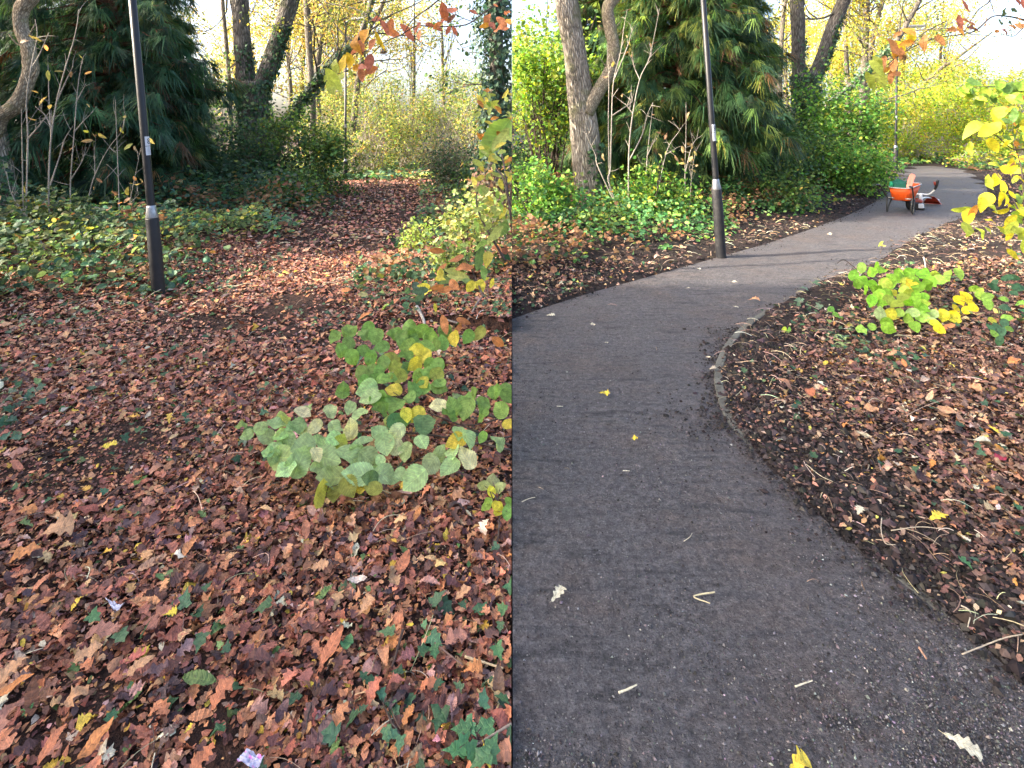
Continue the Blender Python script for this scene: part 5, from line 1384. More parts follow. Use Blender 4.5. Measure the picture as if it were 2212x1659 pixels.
def hazel_left():
    root = thing('hazel_branch', 'low hazel branch with large pale green leaves sprawling over the brown litter', 'hazel branch', gpt(1090, 930))
    up = [(800, 1195), (680, 1250), (790, 1300), (725, 1355), (830, 1420), (930, 1230), (1030, 1240), (960, 1170), (925, 1370), (1080, 1335), (1190, 1215), (1340, 1225), (1420, 1195), (1510, 1235), (1330, 1170), (1390, 1290), (1310, 1330), (1260, 1300),
          (1625, 1200), (1610, 1290), (1555, 1320), (1715, 1260, 'y'), (1825, 1245), (1920, 1215, 'o'), (1385, 1350, 'y'), (1290, 1405), (1440, 1405, 'y'), (1170, 1435, 'o'), (1100, 1465), (985, 1430), (990, 1530), (905, 1555), (1290, 1520, 'd'), (1360, 1480, 'y'),
          (1400, 1570), (1480, 1560), (1490, 1480), (1560, 1490), (1560, 1580, 'o'), (1230, 1590, 'o'), (1160, 1600), (1100, 1610), (1060, 1550), (1010, 1620), (930, 1640), (1370, 1640), (1580, 1640), (1440, 1640, 'y'), (1200, 1490, 'o'), (1480, 1330), (1250, 1240)]
    up = [(a[0], a[1], rng.uniform(54, 68), a[2] if len(a) > 2 else 'g') for a in up]
    lo = [(955, 40, 75, 'p'), (985, 110, 75, 'p'), (1360, 30, 65), (1450, 20, 55), (1185, 50, 60, 'y'), (750, 40, 60), (1580, 20, 60), (400, 240, 62, 'P'), (225, 290, 66, 'p'), (190, 340, 80, 'p'), (340, 355, 78, 'p'), (45, 365, 52, 'p'), (80, 440, 66, 'p'), (210, 420, 62, 'p'),
          (265, 495, 78, 'p'), (505, 360, 56, 'P'), (430, 425, 50, 'P'), (640, 230, 56, 'p'), (890, 265, 62, 'p'), (810, 200, 52, 'p'), (680, 370, 56, 'p'), (815, 375, 72, 'P'), (540, 485, 82, 'p'), (670, 460, 62, 'p'), (405, 530, 82, 'p'), (160, 540, 62, 'p'), (100, 580, 42, 'p'),
          (520, 600, 56, 'P'), (375, 660, 104, 'p'), (240, 625, 92, 'p'), (150, 625, 52, 'p'), (620, 635, 98, 'p'), (790, 640, 104, 'p'), (545, 740, 72, 'p'), (645, 795, 104, 'p'), (880, 770, 112, 'p'), (260, 735, 72, 'p'), (560, 920, 108, 'o'), (690, 940, 72, 'o'), (800, 880, 72, 'o'),
          (890, 880, 52, 'y'), (1010, 890, 62, 'o'), (865, 555, 62, 'p'), (970, 640, 82, 'p'), (1030, 740, 52, 'p'), (1130, 780, 98, 'p'), (1070, 640, 42, 'p'), (1110, 510, 78, 'p'), (1190, 540, 66, 'P'), (1290, 575, 68, 'p'), (1365, 815, 92, 'p'), (1500, 690, 72, 'p'), (1575, 600, 72, 'p'),
          (1665, 710, 82, 'p'), (1820, 620, 82, 'P'), (1700, 590, 62, 'p'), (1720, 490, 75, 'y'), (1820, 470, 72, 'p'), (1740, 420, 60, 'p'), (1430, 490, 60, 'p'), (1440, 350, 92, 'd'), (1295, 260, 60, 'y'), (1390, 260, 60, 'y'), (1570, 185, 66, 'P'), (1655, 260, 76), (1820, 210, 76), (1790, 140, 62),
          (1950, 175, 62), (1680, 190, 70), (1960, 270, 52), (2110, 210, 62), (2060, 510, 62, 'p'), (1950, 450, 42), (2170, 100, 60), (1200, 190, 82), (1060, 220, 72), (1110, 110, 62), (1150, 330, 62, 'p'), (1060, 400, 62, 'p'), (1210, 420, 72, 'P'), (1240, 290, 92, 'd'), (1000, 520, 46, 'b'),
          (1110, 340, 42, 'b'), (1080, 160, 62), (1320, 110, 52), (1860, 100, 62), (1040, 150, 62), (-130, 350, 40, 'l'), (-80, 430, 44, 'p'), (-60, 385, 36, 'd'), (2150, 40, 60), (2060, 60, 60), (2180, 330, 50, 'y'), (720, 500, 62, 'o'), (930, 480, 60, 'p'), (450, 600, 50, 'p'), (980, 800, 60, 'd'), (1250, 770, 50, 'p')]
    lo = [(*e, 'g') if len(e) == 3 else e for e in lo]
    mb = []
    hand(mb, ZL, up, lambda x, y: .27 + .10 * sstep(840, 700, y), 'hazel', HP, .66, rscale=1.15)
    hand(mb, ZM, lo, lambda x, y: .10 + .13 * sstep(1080, 850, y) + .04 * rng.random(), 'hazel', HP, .5, tilt=.3, rscale=1.3)
    leaf_parts(mb, M['leaf'], root, -1)
    tb = MB()

    def br(f, pts, z0, z1, r0, r1):
        z = np.linspace(z0, z1, len(pts)); tube(tb, [gpt(*f(*p), zz) for p, zz in zip(pts, z)], np.linspace(r0, r1, len(pts)), 6, len(pts) * 6)
    br(ZL, [(600, 1105), (690, 1150), (760, 1205), (900, 1285), (1020, 1370), (1150, 1490), (1320, 1640), (1700, 1830), (2160, 1960)], .36, .08, .0028, .008)
    br(ZL, [(755, 1195), (745, 1165), (765, 1145)], .37, .4, .003, .001)
    br(ZM, [(-160, 380), (100, 390), (700, 400), (1300, 412), (1650, 452), (2200, 560)], .17, .07, .0016, .006)
    br(ZM, [(480, 200), (560, 290), (610, 380)], .2, .17, .0012, .0016); br(ZM, [(300, 590), (500, 545), (760, 510), (1050, 490), (1300, 430)], .16, .14, .0014, .003)
    br(ZM, [(640, 880), (950, 770), (1290, 690), (1480, 600), (1800, 530), (2200, 440)], .14, .08, .0012, .004); br(ZM, [(1180, 60), (1400, 200), (1700, 320), (2200, 520)], .27, .08, .0015, .005)
    br(ZM, [(1000, 700), (1080, 560), (1060, 450)], .15, .14, .001, .0014); br(ZM, [(1700, 350), (1950, 330), (2200, 250)], .17, .2, .002, .004); br(ZL, [(1150, 1480), (1300, 1330), (1450, 1250), (1850, 1240)], .28, .34, .003, .0012)
    tb.build('branch', M['darktwig'], root, side=-1)


hazel_left()


def hazel_right():
    root = thing('hazel_branch', 'lime-green hazel shoot leaning over the tarmac edge from the leafy bank', 'hazel branch', gpt(2010, 700))
    pts = [(805, 650, 'l'), (740, 710), (765, 785), (820, 765), (845, 840), (905, 690), (935, 640), (985, 680), (905, 800), (930, 830), (1020, 790, 'o'), (955, 880), (1010, 875), (890, 935), (990, 965), (1045, 930, 'o'), (1125, 695), (1210, 695), (1290, 675), (1345, 720), (1405, 765), (1240, 750),
           (1180, 775, 'o'), (1240, 795, 'y'), (1290, 800), (1370, 790), (1170, 840, 'o'), (1210, 890, 'o'), (1280, 895), (1340, 900), (1270, 945), (1335, 955, 'o'), (1210, 955), (1330, 1000), (1110, 970, 'o'), (1440, 720, 'o'), (1490, 750, 'l'), (1565, 720, 'l'), (1640, 705, 'l'), (1075, 740), (1070, 855, 'y'), (1160, 910, 'o'),
           (1025, 1130), (970, 1040, 'p'), (1120, 1040, 'l'), (1060, 1040, 'y'), (1220, 1090, 'l'), (1270, 1160), (1330, 1075, 'l'), (1410, 1110, 'p'), (1450, 1130, 'y'), (1600, 1090, 'y'), (895, 1155, 'l'), (1040, 1170), (805, 1190, 'l'), (1060, 790), (1150, 740), (1420, 1050, 'p'), (1240, 1040, 'p'), (1510, 1060, 'y')]
    pts = [(a[0], a[1], rng.uniform(38, 52), a[2] if len(a) > 2 else 'G') for a in pts]
    pal = dict(HP); pal.update({'G': (.20, .42, .04), 'l': (.30, .50, .09), 'y': (.60, .56, .05), 'o': (.33, .43, .06), 'p': (.42, .56, .24)})
    mb = []; hand(mb, RL, pts, lambda x, y: .30 - .12 * sstep(640, 700, y), 'hazel', pal, .64, rscale=1.2)
    leaf_parts(mb, M['yellow'], root, 1); tb = MB()

    def br(pts, z0, z1, r0, r1):
        z = np.linspace(z0, z1, len(pts)); tube(tb, [gpt(*RL(*p), zz) for p, zz in zip(pts, z)], np.linspace(r0, r1, len(pts)), 6, len(pts) * 6)
    br([(595, 610), (655, 580), (740, 640), (860, 720), (960, 780), (1040, 870), (1200, 980), (1400, 1120)], .36, .03, .003, .009); br([(760, 650), (775, 620), (752, 585)], .36, .4, .003, .001)
    br([(1040, 870), (1150, 780), (1300, 720), (1640, 715)], .27, .33, .004, .001); br([(1200, 980), (1250, 860), (1380, 780)], .2, .3, .003, .001); br([(870, 1160), (1100, 1080), (1400, 1090), (1650, 1040)], .14, .16, .0015, .004)
    tb.build('branch', M['darktwig'], root, side=1)


hazel_right()


def seedling(label, f, pts, pal, r, kind, zb, mat='leaf', side=0, face=.6, h=.0, name='seedling', stem=True, cat='seedling', Yf=None):
    x, y = f(*pts[-1][:2]); base = gpt(x, y, zb); root = thing(name, label, cat, (base[0], base[1], 0))
    mb = []; P = hand(mb, f, [(p[0], p[1], r * rng.uniform(.85, 1.15), p[2] if len(p) > 2 else 'g') for p in pts], lambda a, b: zb + h * sstep(y + 5, y - 100, b), kind, pal, face, Yf=Yf)
    leaf_parts(mb, M[mat], root, side)
    if stem:
        tb = MB(); b = np.array([P[-1][0], P[-1][1], 0]); c = P.mean(0)
        tube(tb, [b, (b + c) / 2 + [.01, 0, .02], c, P[0]], [.004, .0035, .003, .0015], 5, 14)
        for p in P[1:-1]: tube(tb, [c * .7 + b * .3, (c + p) / 2, p], [.002, .0016, .001], 4, 5)
        tb.build('stem', M['darktwig'], root, side=side)


DP = {'g': (.05, .13, .07), 'y': (.5, .5, .06), 'l': (.2, .38, .07), 'b': (.3, .17, .08)}
seedling('dark green honeysuckle sapling on the right edge of the leafy bank', RL, [(2060, 740), (1940, 820), (2100, 800), (1950, 780), (2120, 870), (2030, 920, 'l'), (2110, 730), (2040, 1000), (2060, 1080, 'l'), (1930, 1100, 'y'), (1920, 1160), (1980, 1170), (2040, 1130), (2010, 1200), (2070, 1180, 'l'), (2180, 960, 'l'), (1890, 900, 'l'), (1900, 960, 'l'), (2150, 820), (1960, 1220, 'l'), (2000, 1280)], DP, 48, 'beech', .2, side=1, h=.18)
seedling('clump of broad yellow leaves beside the lime hazel shoot', RL, [(1650, 930, 'y'), (1740, 950, 'y'), (1765, 985, 'y'), (1700, 900, 'y'), (1810, 840, 'l'), (1780, 830, 'l'), (1830, 890, 'l'), (1620, 1000, 'y'), (1720, 1010, 'y'), (1480, 1180, 'y'), (1600, 1060, 'y')], {'y': (.66, .56, .03), 'l': (.30, .48, .07)}, 52, 'hazel', .2, 'yellow', 1)
seedling('tiny green seedling row on the leafy bank right of the hazel', RL, [(1740, 1430), (1830, 1450), (1890, 1470, 'l'), (1820, 1520, 'l'), (2000, 1540, 'y'), (1930, 1510, 'b'), (1860, 1500)], {**DP, 'g': (.09, .2, .05)}, 46, 'beech', .06, side=1, face=.4)
seedling('two-leaved green and yellow seedling in the bank litter', RL, [(1475, 1450, 'l'), (1540, 1465, 'y'), (1495, 1500, 'l')], DP, 34, 'beech', .04, side=1)
seedling('three pale broad leaves fallen together on the bank in front of the hazel shoot', RL, [(735, 1260, 'p'), (620, 1265, 'p'), (620, 1350, 'p'), (830, 1325, 'l')], {'p': (.48, .62, .28), 'l': (.34, .48, .1)}, 62, 'hazel', .05, 'leaf', 1, .5, stem=False, name='leaf_sprig', cat='leaves')
seedling('bright green fern-like sprig on soil at the bank foot', RL, [(540, 1010, 'l'), (590, 1060, 'l'), (630, 1080, 'l'), (775, 1005, 'l'), (140, 1180, 'y'), (180, 1190, 'l')], {'l': (.14, .32, .06), 'y': (.35, .45, .05)}, 36, 'beech', .05, side=1, stem=False)
seedling('pale dusty ivy sprig where tarmac meets the leafy bank', RL, [(250, 930), (280, 940), (265, 965), (430, 990), (410, 780), (305, 830)], {'g': (.10, .17, .11)}, 36, 'ivy', .04, 'ivy', 1, stem=False)
seedling('yellow leaf sprig hanging over the tarmac near the bank top', RL, [(975, 435, 'l'), (990, 455, 'y'), (965, 455, 'l')], {'l': (.35, .45, .05), 'y': (.5, .42, .12)}, 24, 'chestnut', .12, 'yellow', 1)
seedling('veined yellow-green bramble sprig beside the seam on the brown litter', ZM, [(2030, 920, 'y'), (1990, 1030, 'l'), (2080, 1050, 'y'), (1965, 865, 'p'), (2110, 885, 'p'), (2040, 825, 'p'), (2165, 1095, 'g'), (2190, 1005, 'g'), (2080, 1110, 'y')], {'y': (.48, .50, .05), 'l': (.25, .36, .06), 'p': (.38, .42, .18), 'g': (.16, .32, .07)}, 62, 'beech', .12, 'yellow', -1, .6)
seedling('trailing large ivy sprig at the bottom of the leaf litter by the seam', lambda x, y: (553 + x * .2507, 1243 + y * .2507), [(1690, 1520), (1790, 1430), (1850, 1320), (1940, 1310), (1760, 1330), (1860, 1560), (1930, 1600), (2040, 1460)], {'g': (.075, .19, .075)}, 95, 'ivy', .05, 'ivy', -1, .45)
seedling('ivy sprig with three dark leaves in the middle of the brown litter', lambda x, y: (553 + x * .2507, 1243 + y * .2507), [(1080, 1060), (1140, 1120), (1210, 1180), (1130, 1390), (1200, 1380), (1240, 1470)], {'g': (.065, .15, .08)}, 62, 'ivy', .05, 'ivy', -1, .4)
seedling('dark ivy patch creeping in at the left edge of the litter', lambda x, y: (x * .2507, 832 + y * .2507), [(80, 130), (160, 90), (230, 110), (250, 60), (340, 150), (60, 200), (330, 30), (120, 300), (60, 430), (130, 450), (30, 300)], {'g': (.045, .11, .06)}, 46, 'ivy', .06, 'ivy', -1, .45)


# --- sweet chestnut sprays overhead
def spray(label, f, Y, leaves, twigs, side, pal, husk=None):
    x, y = f(*twigs[0][-1][:2]); root = thing('chestnut_branch', label, 'chestnut branch', at(x, y, Y))
    mb = []
    for (x, y, ln, ang, tone) in leaves:
        u, v = f(x, y); YY = Y + rng.normal(0, .10); p = at(u, v, YY); L = ln * .2507 * YY / F
        D = unit(np.array([math.cos(math.radians(ang)), rng.normal(0, .25), -math.sin(math.radians(ang))])); N = unit(np.array([rng.normal(0, .5), -1, rng.normal(.25, .4)]))
        mb.append(MB()); add_leaves(mb[-1], 'chestnut', (p - D * L / 2)[None], D[None], N[None], np.array([L]), np.array([pal[tone]]) * rng.lognormal(0, .12), fold=.45, curl=.3, wave=.12, wid=1.25)
    leaf_parts(mb, M['dry'], root, side)
    tb = MB()
    for t in twigs: tube(tb, [at(*f(px, py), Y + .02 * k) for k, (px, py) in enumerate(t)], np.linspace(.0022, .0055 if len(t) > 3 else .003, len(t)), 6, len(t) * 6)
    tb.build('twig', M['darktwig'], root, side=side)
    if husk:
        hb = MB(); c = at(*f(*husk), Y); n = 420; d = rdir(n); add_leaves(hb, 'blade', c + d * .012, d, rdir(n), rng.uniform(.014, .026, n), pick([(1, (.12, .075, .05)), (1, (.2, .13, .09))], n)); hb.build('husk', M['dry'], root, side=side)


CP = {'o': (.46, .17, .075), 'r': (.33, .11, .075), 'y': (.62, .44, .04), 'a': (.55, .27, .05), 'g': (.33, .38, .06), 'k': (.2, .085, .06)}
spray('orange and yellow chestnut leaves hanging over the leaf-covered path', ZT, 3.5,
      [(1035, 185, 100, 150, 'r'), (1160, 210, 130, 95, 'o'), (1110, 240, 150, 62, 'r'), (1175, 290, 140, 195, 'o'), (1310, 265, 190, 40, 'r'), (1415, 250, 120, 95, 'r'), (1430, 310, 110, 70, 'o'), (1500, 215, 90, 10, 'r'), (1560, 220, 100, 140, 'o'), (1570, 245, 90, 30, 'r'), (1620, 110, 190, 80, 'r'), (1700, 105, 130, 25, 'r'),
       (1680, 160, 110, 140, 'k'), (1625, 195, 80, 110, 'r'), (1655, 265, 90, 120, 'r'), (1720, 260, 90, 50, 'r'), (1875, 115, 90, 40, 'r'), (2000, 180, 130, 105, 'o'), (1975, 220, 110, 160, 'a'), (2035, 235, 100, 60, 'r'), (2120, 190, 130, 40, 'o'), (2110, 255, 150, 175, 'o'), (2185, 210, 110, 60, 'a'), (2175, 140, 90, 30, 'o'), (1940, 175, 90, 95, 'd'),
       (915, 380, 190, 70, 'a'), (960, 330, 180, 92, 'a'), (1050, 360, 190, 75, 'y'), (1020, 400, 130, 95, 'o'), (870, 470, 110, 130, 'o'), (765, 545, 170, 82, 'y'), (815, 530, 180, 66, 'y'), (720, 580, 160, 60, 'g'), (740, 660, 190, 85, 'g'), (670, 690, 240, 58, 'g'), (815, 640, 90, 60, 'g'), (860, 585, 130, 170, 'a'), (975, 545, 170, 100, 'r'),
       (915, 645, 150, 75, 'o'), (985, 615, 150, 150, 'o'), (940, 600, 140, 20, 'r'), (650, 760, 160, 75, 'g'), (610, 665, 90, 130, 'g'), (750, 600, 140, 95, 'y'), (900, 420, 150, 80, 'o'), (2060, 60, 60, 60, 'o')], [[(700, 640), (800, 600), (950, 510), (1100, 370), (1250, 300), (1380, 225), (1540, 230), (1800, 215), (1950, 120), (2200, -60)], [(880, 440), (930, 460), (950, 510)], [(870, 590), (930, 560), (950, 510)],
       [(1250, 330), (1350, 170), (1500, 60), (1640, -60)], [(1030, 430), (1100, 370)], [(1000, 230), (1060, 130), (1100, 60)], [(1690, 230), (1540, 225)]], -1, {**CP, 'd': (.1, .17, .09)}, (1100, 445))
spray('glowing yellow and orange chestnut leaves hanging over the tarmac path', RT, 3.7,
      [(1120, 285, 80, 160, 'o'), (1205, 320, 160, 88, 'y'), (1180, 320, 150, 60, 'a'), (1200, 372, 120, 172, 'a'), (1050, 430, 210, 70, 'o'), (1080, 450, 150, 88, 'a'), (1108, 440, 190, 80, 'y'), (1135, 460, 110, 95, 'o'), (985, 530, 110, 115, 'o'), (930, 560, 170, 70, 'g'), (900, 600, 180, 62, 'g'), (960, 570, 140, 100, 'o'), (930, 690, 200, 82, 'g'), (890, 690, 170, 66, 'g'),
       (975, 650, 90, 60, 'g'), (985, 605, 130, 170, 'a'), (1085, 575, 140, 100, 'o'), (1060, 665, 120, 80, 'o'), (1095, 640, 130, 172, 'o'), (1370, 370, 150, 72, 'o'), (1445, 360, 110, 85, 'o'), (1490, 345, 120, 60, 'o'), (1570, 265, 100, 170, 'o'), (1610, 290, 90, 80, 'a'), (1650, 190, 130, 85, 'r'), (1655, 255, 90, 70, 'o'), (1710, 205, 150, 30, 'o'), (1710, 50, 130, 60, 'r'),
       (1740, 290, 130, 168, 'k'), (1860, 190, 90, 110, 'o'), (2080, 260, 100, 60, 'o'), (2165, 250, 130, 40, 'o'), (2020, 285, 70, 50, 'r'), (1975, 270, 60, 10, 'o'), (2170, 180, 120, 55, 'a'), (2190, 40, 110, 90, 'r'), (2140, 20, 80, 70, 'r'), (2025, 110, 90, 95, 'd'), (1975, 200, 70, 100, 'd'), (2090, 185, 70, 30, 'd'), (2125, 85, 70, 20, 'd'), (880, 750, 120, 78, 'g'), (950, 755, 110, 85, 'g')],
      [[(900, 640), (1000, 580), (1100, 500), (1240, 410), (1440, 330), (1680, 295), (1800, 255), (1930, 145), (2060, 140), (2210, 170)], [(1680, 295), (1800, 100), (1900, 20), (1930, -40)], [(1950, 110), (1910, 0), (1890, -60)], [(1060, 480), (1080, 530), (1020, 590)], [(1200, 440), (1320, 300), (1540, 180)], [(2050, 300), (2120, 310), (2200, 240)]], 1, {**CP, 'y': (.72, .58, .03), 'd': (.09, .13, .07), 'o': (.46, .21, .08)}, (1165, 495))


# --- chestnut and hazel scrub on the two right-hand edges
def scrub(label, f, Yf, leaves, canes, side, pal, extra, kind='chestnut', mat='yellow', name='chestnut_scrub'):
    x, y = f(*canes[0][0]); Y0 = Yf(x, y); b = at(x, y, Y0); root = thing(name, label, 'shrub', (b[0], b[1], 0))
    mb = []
    for (x, y, ln, ang, tone) in leaves + extra:
        u, v = f(x, y); YY = Yf(u, v) + rng.normal(0, .15); p = at(u, v, YY); L = ln * .2507 * YY / F
        D = unit(np.array([math.cos(math.radians(ang)), rng.normal(0, .3), -math.sin(math.radians(ang))])); N = unit(np.array([rng.normal(0, .5), -1, rng.normal(.5, .5)]))
        kd = 'hazel' if tone.isupper() else kind
        mb.append(MB()); add_leaves(mb[-1], kd, (p - D * L / 2)[None], D[None], N[None], np.array([L]), np.array([pal[tone.lower()]]) * rng.lognormal(0, .15), fold=.3, curl=.35, wave=.1, wid=1.2 if kd != 'hazel' else .95)
    leaf_parts(mb, M[mat], root, side)
    tb = MB()
    for c in canes:
        P = [at(*f(a, b_), Yf(*f(a, b_))) for a, b_ in c]; tube(tb, P, np.linspace(.008 if len(c) > 3 else .004, .002, len(P)), 6, len(P) * 6)
    tb.build('cane', M['darktwig'], root, side=side)


def rnd(n, x0, x1, y0, y1, l0, l1, tones):
    return [(rng.uniform(x0, x1), rng.uniform(y0, y1), rng.uniform(l0, l1), rng.uniform(20, 160), tones[rng.integers(len(tones))]) for _ in range(n)]


SP = {'y': (.66, .58, .04), 'g': (.22, .36, .05), 'l': (.44, .52, .07), 'o': (.55, .25, .06), 'k': (.12, .22, .06), 'b': (.36, .2, .12)}
scrub('yellow-leaved chestnut scrub crowding the right edge of the tarmac bank', RT, lambda x, y: 5.6 - 1.3 * sstep(330, 620, y),
      [(1990, 970, 120, 80, 'G'), (2100, 960, 150, 150, 'y'), (2170, 890, 150, 110, 'o'), (2060, 935, 100, 10, 'o'), (1800, 1190, 260, 125, 'l'), (1910, 1130, 220, 130, 'y'), (1910, 1260, 140, 80, 'Y'), (1980, 1080, 130, 60, 'Y'), (2030, 1290, 110, 70, 'l'), (2100, 1060, 180, 40, 'g'), (2050, 1240, 80, 120, 'y'), (2090, 1420, 80, 150, 'b'), (1960, 1550, 120, 100, 'Y'), (2040, 1480, 110, 60, 'Y'),
       (2020, 1620, 130, 90, 'y'), (2110, 1480, 140, 20, 'l'), (1890, 1580, 160, 100, 'l'), (2150, 1000, 180, 50, 'g'), (2160, 1560, 120, 40, 'y'), (1950, 1430, 120, 20, 'l'), (2180, 1400, 100, 30, 'o'), (1740, 1280, 130, 95, 'l'), (1950, 1000, 160, 105, 'y'), (2200, 1100, 160, 80, 'y')],
      [[(2210, 1980), (2190, 1500), (2130, 1250), (2105, 1040)], [(2200, 1290), (2100, 1280), (1980, 1180), (1900, 1140), (1850, 1180)], [(2200, 1700), (2080, 1500), (1950, 1430)], [(2200, 1900), (2050, 1600), (1900, 1420), (1830, 1360)], [(2120, 1220), (2160, 1100), (2210, 1080)]], 1, SP,
      rnd(60, 2060, 2330, 950, 2200, 60, 150, 'ygllyk') + rnd(40, 2100, 2330, 850, 2000, 50, 110, 'glkyo') + [(a, b + 1659, l, t, c) for a, b, l, t, c in
       [(1890, 75, 150, 100, 'Y'), (1960, 40, 130, 120, 'y'), (1830, 110, 160, 110, 'y'), (1720, 230, 190, 108, 'y'), (1720, 330, 130, 85, 'l'), (1650, 330, 180, 108, 'l'), (1860, 160, 120, 80, 'l'), (2010, 155, 120, 160, 'y'), (2140, 230, 160, 40, 'G'), (1910, 280, 90, 150, 'y'), (2090, 80, 150, 30, 'y'), (2160, 350, 140, 60, 'L'), (1800, 360, 120, 80, 'l'), (2000, 340, 110, 60, 'l'),
        (2070, 300, 110, 150, 'y'), (1760, 170, 150, 120, 'o'), (1640, 145, 110, 170, 'l'), (1700, 150, 130, 170, 'l'), (2200, 150, 120, 60, 'y'), (1990, 60, 130, 90, 'Y'), (1880, 330, 80, 60, 'l')]])
scrub('green hazel spray reaching in from the right over the tarmac bend', RT, lambda x, y: 7.0, [], [[(2330, 830), (2100, 770), (1900, 745), (1750, 760), (1640, 800)]], 1, SP, rnd(48, 1640, 2330, 730, 880, 80, 130, 'gkglg'), 'beech', name='hazel_spray')
scrub('yellow and green chestnut scrub at the seam edge of the leaf litter', ZT, lambda x, y: 3.1 + 1.2 * sstep(420, 250, y),
      [(2060, 1190, 420, 128, 'g'), (2140, 1220, 260, 110, 'l'), (2190, 1120, 220, 70, 'g'), (2060, 1030, 80, 0, 'o'), (2090, 1100, 90, 130, 'o'), (1975, 1190, 110, 45, 'o'), (1930, 1540, 100, 150, 'y'), (2020, 1550, 70, 60, 'y'), (1945, 1270, 80, 60, 'l'), (2030, 815, 80, 0, 'l'), (2068, 915, 90, 40, 'l'), (2110, 1290, 110, 20, 'y'), (2170, 1150, 90, 20, 'o'), (1980, 870, 80, 90, 'y'), (2180, 1400, 110, 150, 'o'), (2050, 1390, 130, 150, 'l')],
      [[(2200, 1900), (2150, 1500), (2120, 1250), (2205, 1000)], [(2200, 1900), (2140, 1560), (2040, 1420), (1990, 1350)], [(2200, 2000), (2190, 1600), (2185, 1400)], [(2150, 2250), (1950, 1900), (1900, 1700), (1960, 1500)]], -1, {**SP, 'y': (.5, .44, .08), 'l': (.30, .36, .1), 'g': (.2, .32, .07)},
      rnd(44, 1880, 2200, 780, 1500, 60, 120, 'gllyo') + rnd(36, 1900, 2200, 1400, 2000, 60, 120, 'lgly') + [(a, b + 1659, l, t, c) for a, b, l, t, c in [(1995, 590, 170, 100, 'y'), (1930, 570, 220, 100, 'k'), (1580, 700, 110, 100, 'y'), (1590, 745, 90, 30, 'y'), (2070, 380, 220, 125, 'l'), (2130, 330, 200, 110, 'g'), (1980, 480, 160, 120, 'g'), (1970, 700, 140, 80, 'k')]])
scrub('low chestnut sprig with yellow and orange leaves right of the leaf-covered path', ZL, lambda x, y: 3.9 - .5 * sstep(600, 660, y),
      [(1505, 885, 110, 110, 'y'), (1585, 700, 110, 80, 'y'), (1580, 745, 90, 10, 'y'), (1420, 860, 150, 160, 'k'), (1400, 915, 130, 140, 'k'), (1440, 825, 130, 170, 'y'), (1560, 810, 130, 165, 'o'), (1650, 775, 180, 172, 'g'), (1750, 745, 200, 172, 'l'), (1850, 810, 110, 125, 'Y'), (1920, 810, 110, 75, 'Y'), (1815, 765, 90, 20, 'g'), (1800, 660, 170, 168, 'o'), (1700, 680, 150, 12, 'l'), (1720, 800, 140, 40, 'o'),
       (1630, 830, 140, 175, 'o'), (1560, 500, 140, 5, 'o'), (1720, 560, 150, 170, 'o'), (2030, 780, 90, 110, 'y'), (1980, 750, 70, 150, 'y'), (1640, 1120, 170, 65, 'o'), (1760, 1160, 120, 100, 'o'), (1790, 1110, 140, 20, 'o'), (1545, 990, 80, 80, 'y'), (1600, 640, 100, 150, 'o'), (2090, 1290, 160, 40, 'o'), (2080, 500, 120, 40, 'o')],
      [[(1900, 760), (1750, 780), (1600, 800), (1450, 850)], [(1960, 900), (1900, 760), (1850, 650), (1800, 560)], [(2000, 900), (1990, 700), (2000, 560)]], -1, {**SP, 'y': (.55, .5, .07), 'o': (.45, .19, .085), 'l': (.38, .43, .14), 'g': (.2, .3, .12), 'k': (.10, .17, .10)}, [])

# --- conspicuous single leaves, sticks and litter
fo = {'tan': (.44, .235, .12), 'rust': (.38, .135, .065), 'orange': (.46, .18, .06), 'pink': (.30, .135, .095), 'brown': (.24, .10, .06), 'maroon': (.17, .065, .065), 'yellow': (.62, .46, .05), 'pale': (.48, .40, .28), 'cream': (.50, .46, .33), 'green': (.06, .16, .06), 'red': (.3, .03, .05), 'dark': (.11, .06, .06)}
BL = lambda x, y: (x * .2507, 1243 + y * .2507)
BM = lambda x, y: (553 + x * .2507, 1243 + y * .2507)
ML = lambda x, y: (x * .2507, 832 + y * .2507)
PR = lambda x, y: (1106 + x * .2507, 416 + y * .2507)
PM = lambda x, y: (1106 + x * .2507, 832 + y * .2507)
PB = lambda x, y: (1106 + x * .4368, 1243 + y * .4368)
PS = lambda x, y: (1659 + x * .4368, 1243 + y * .4368)


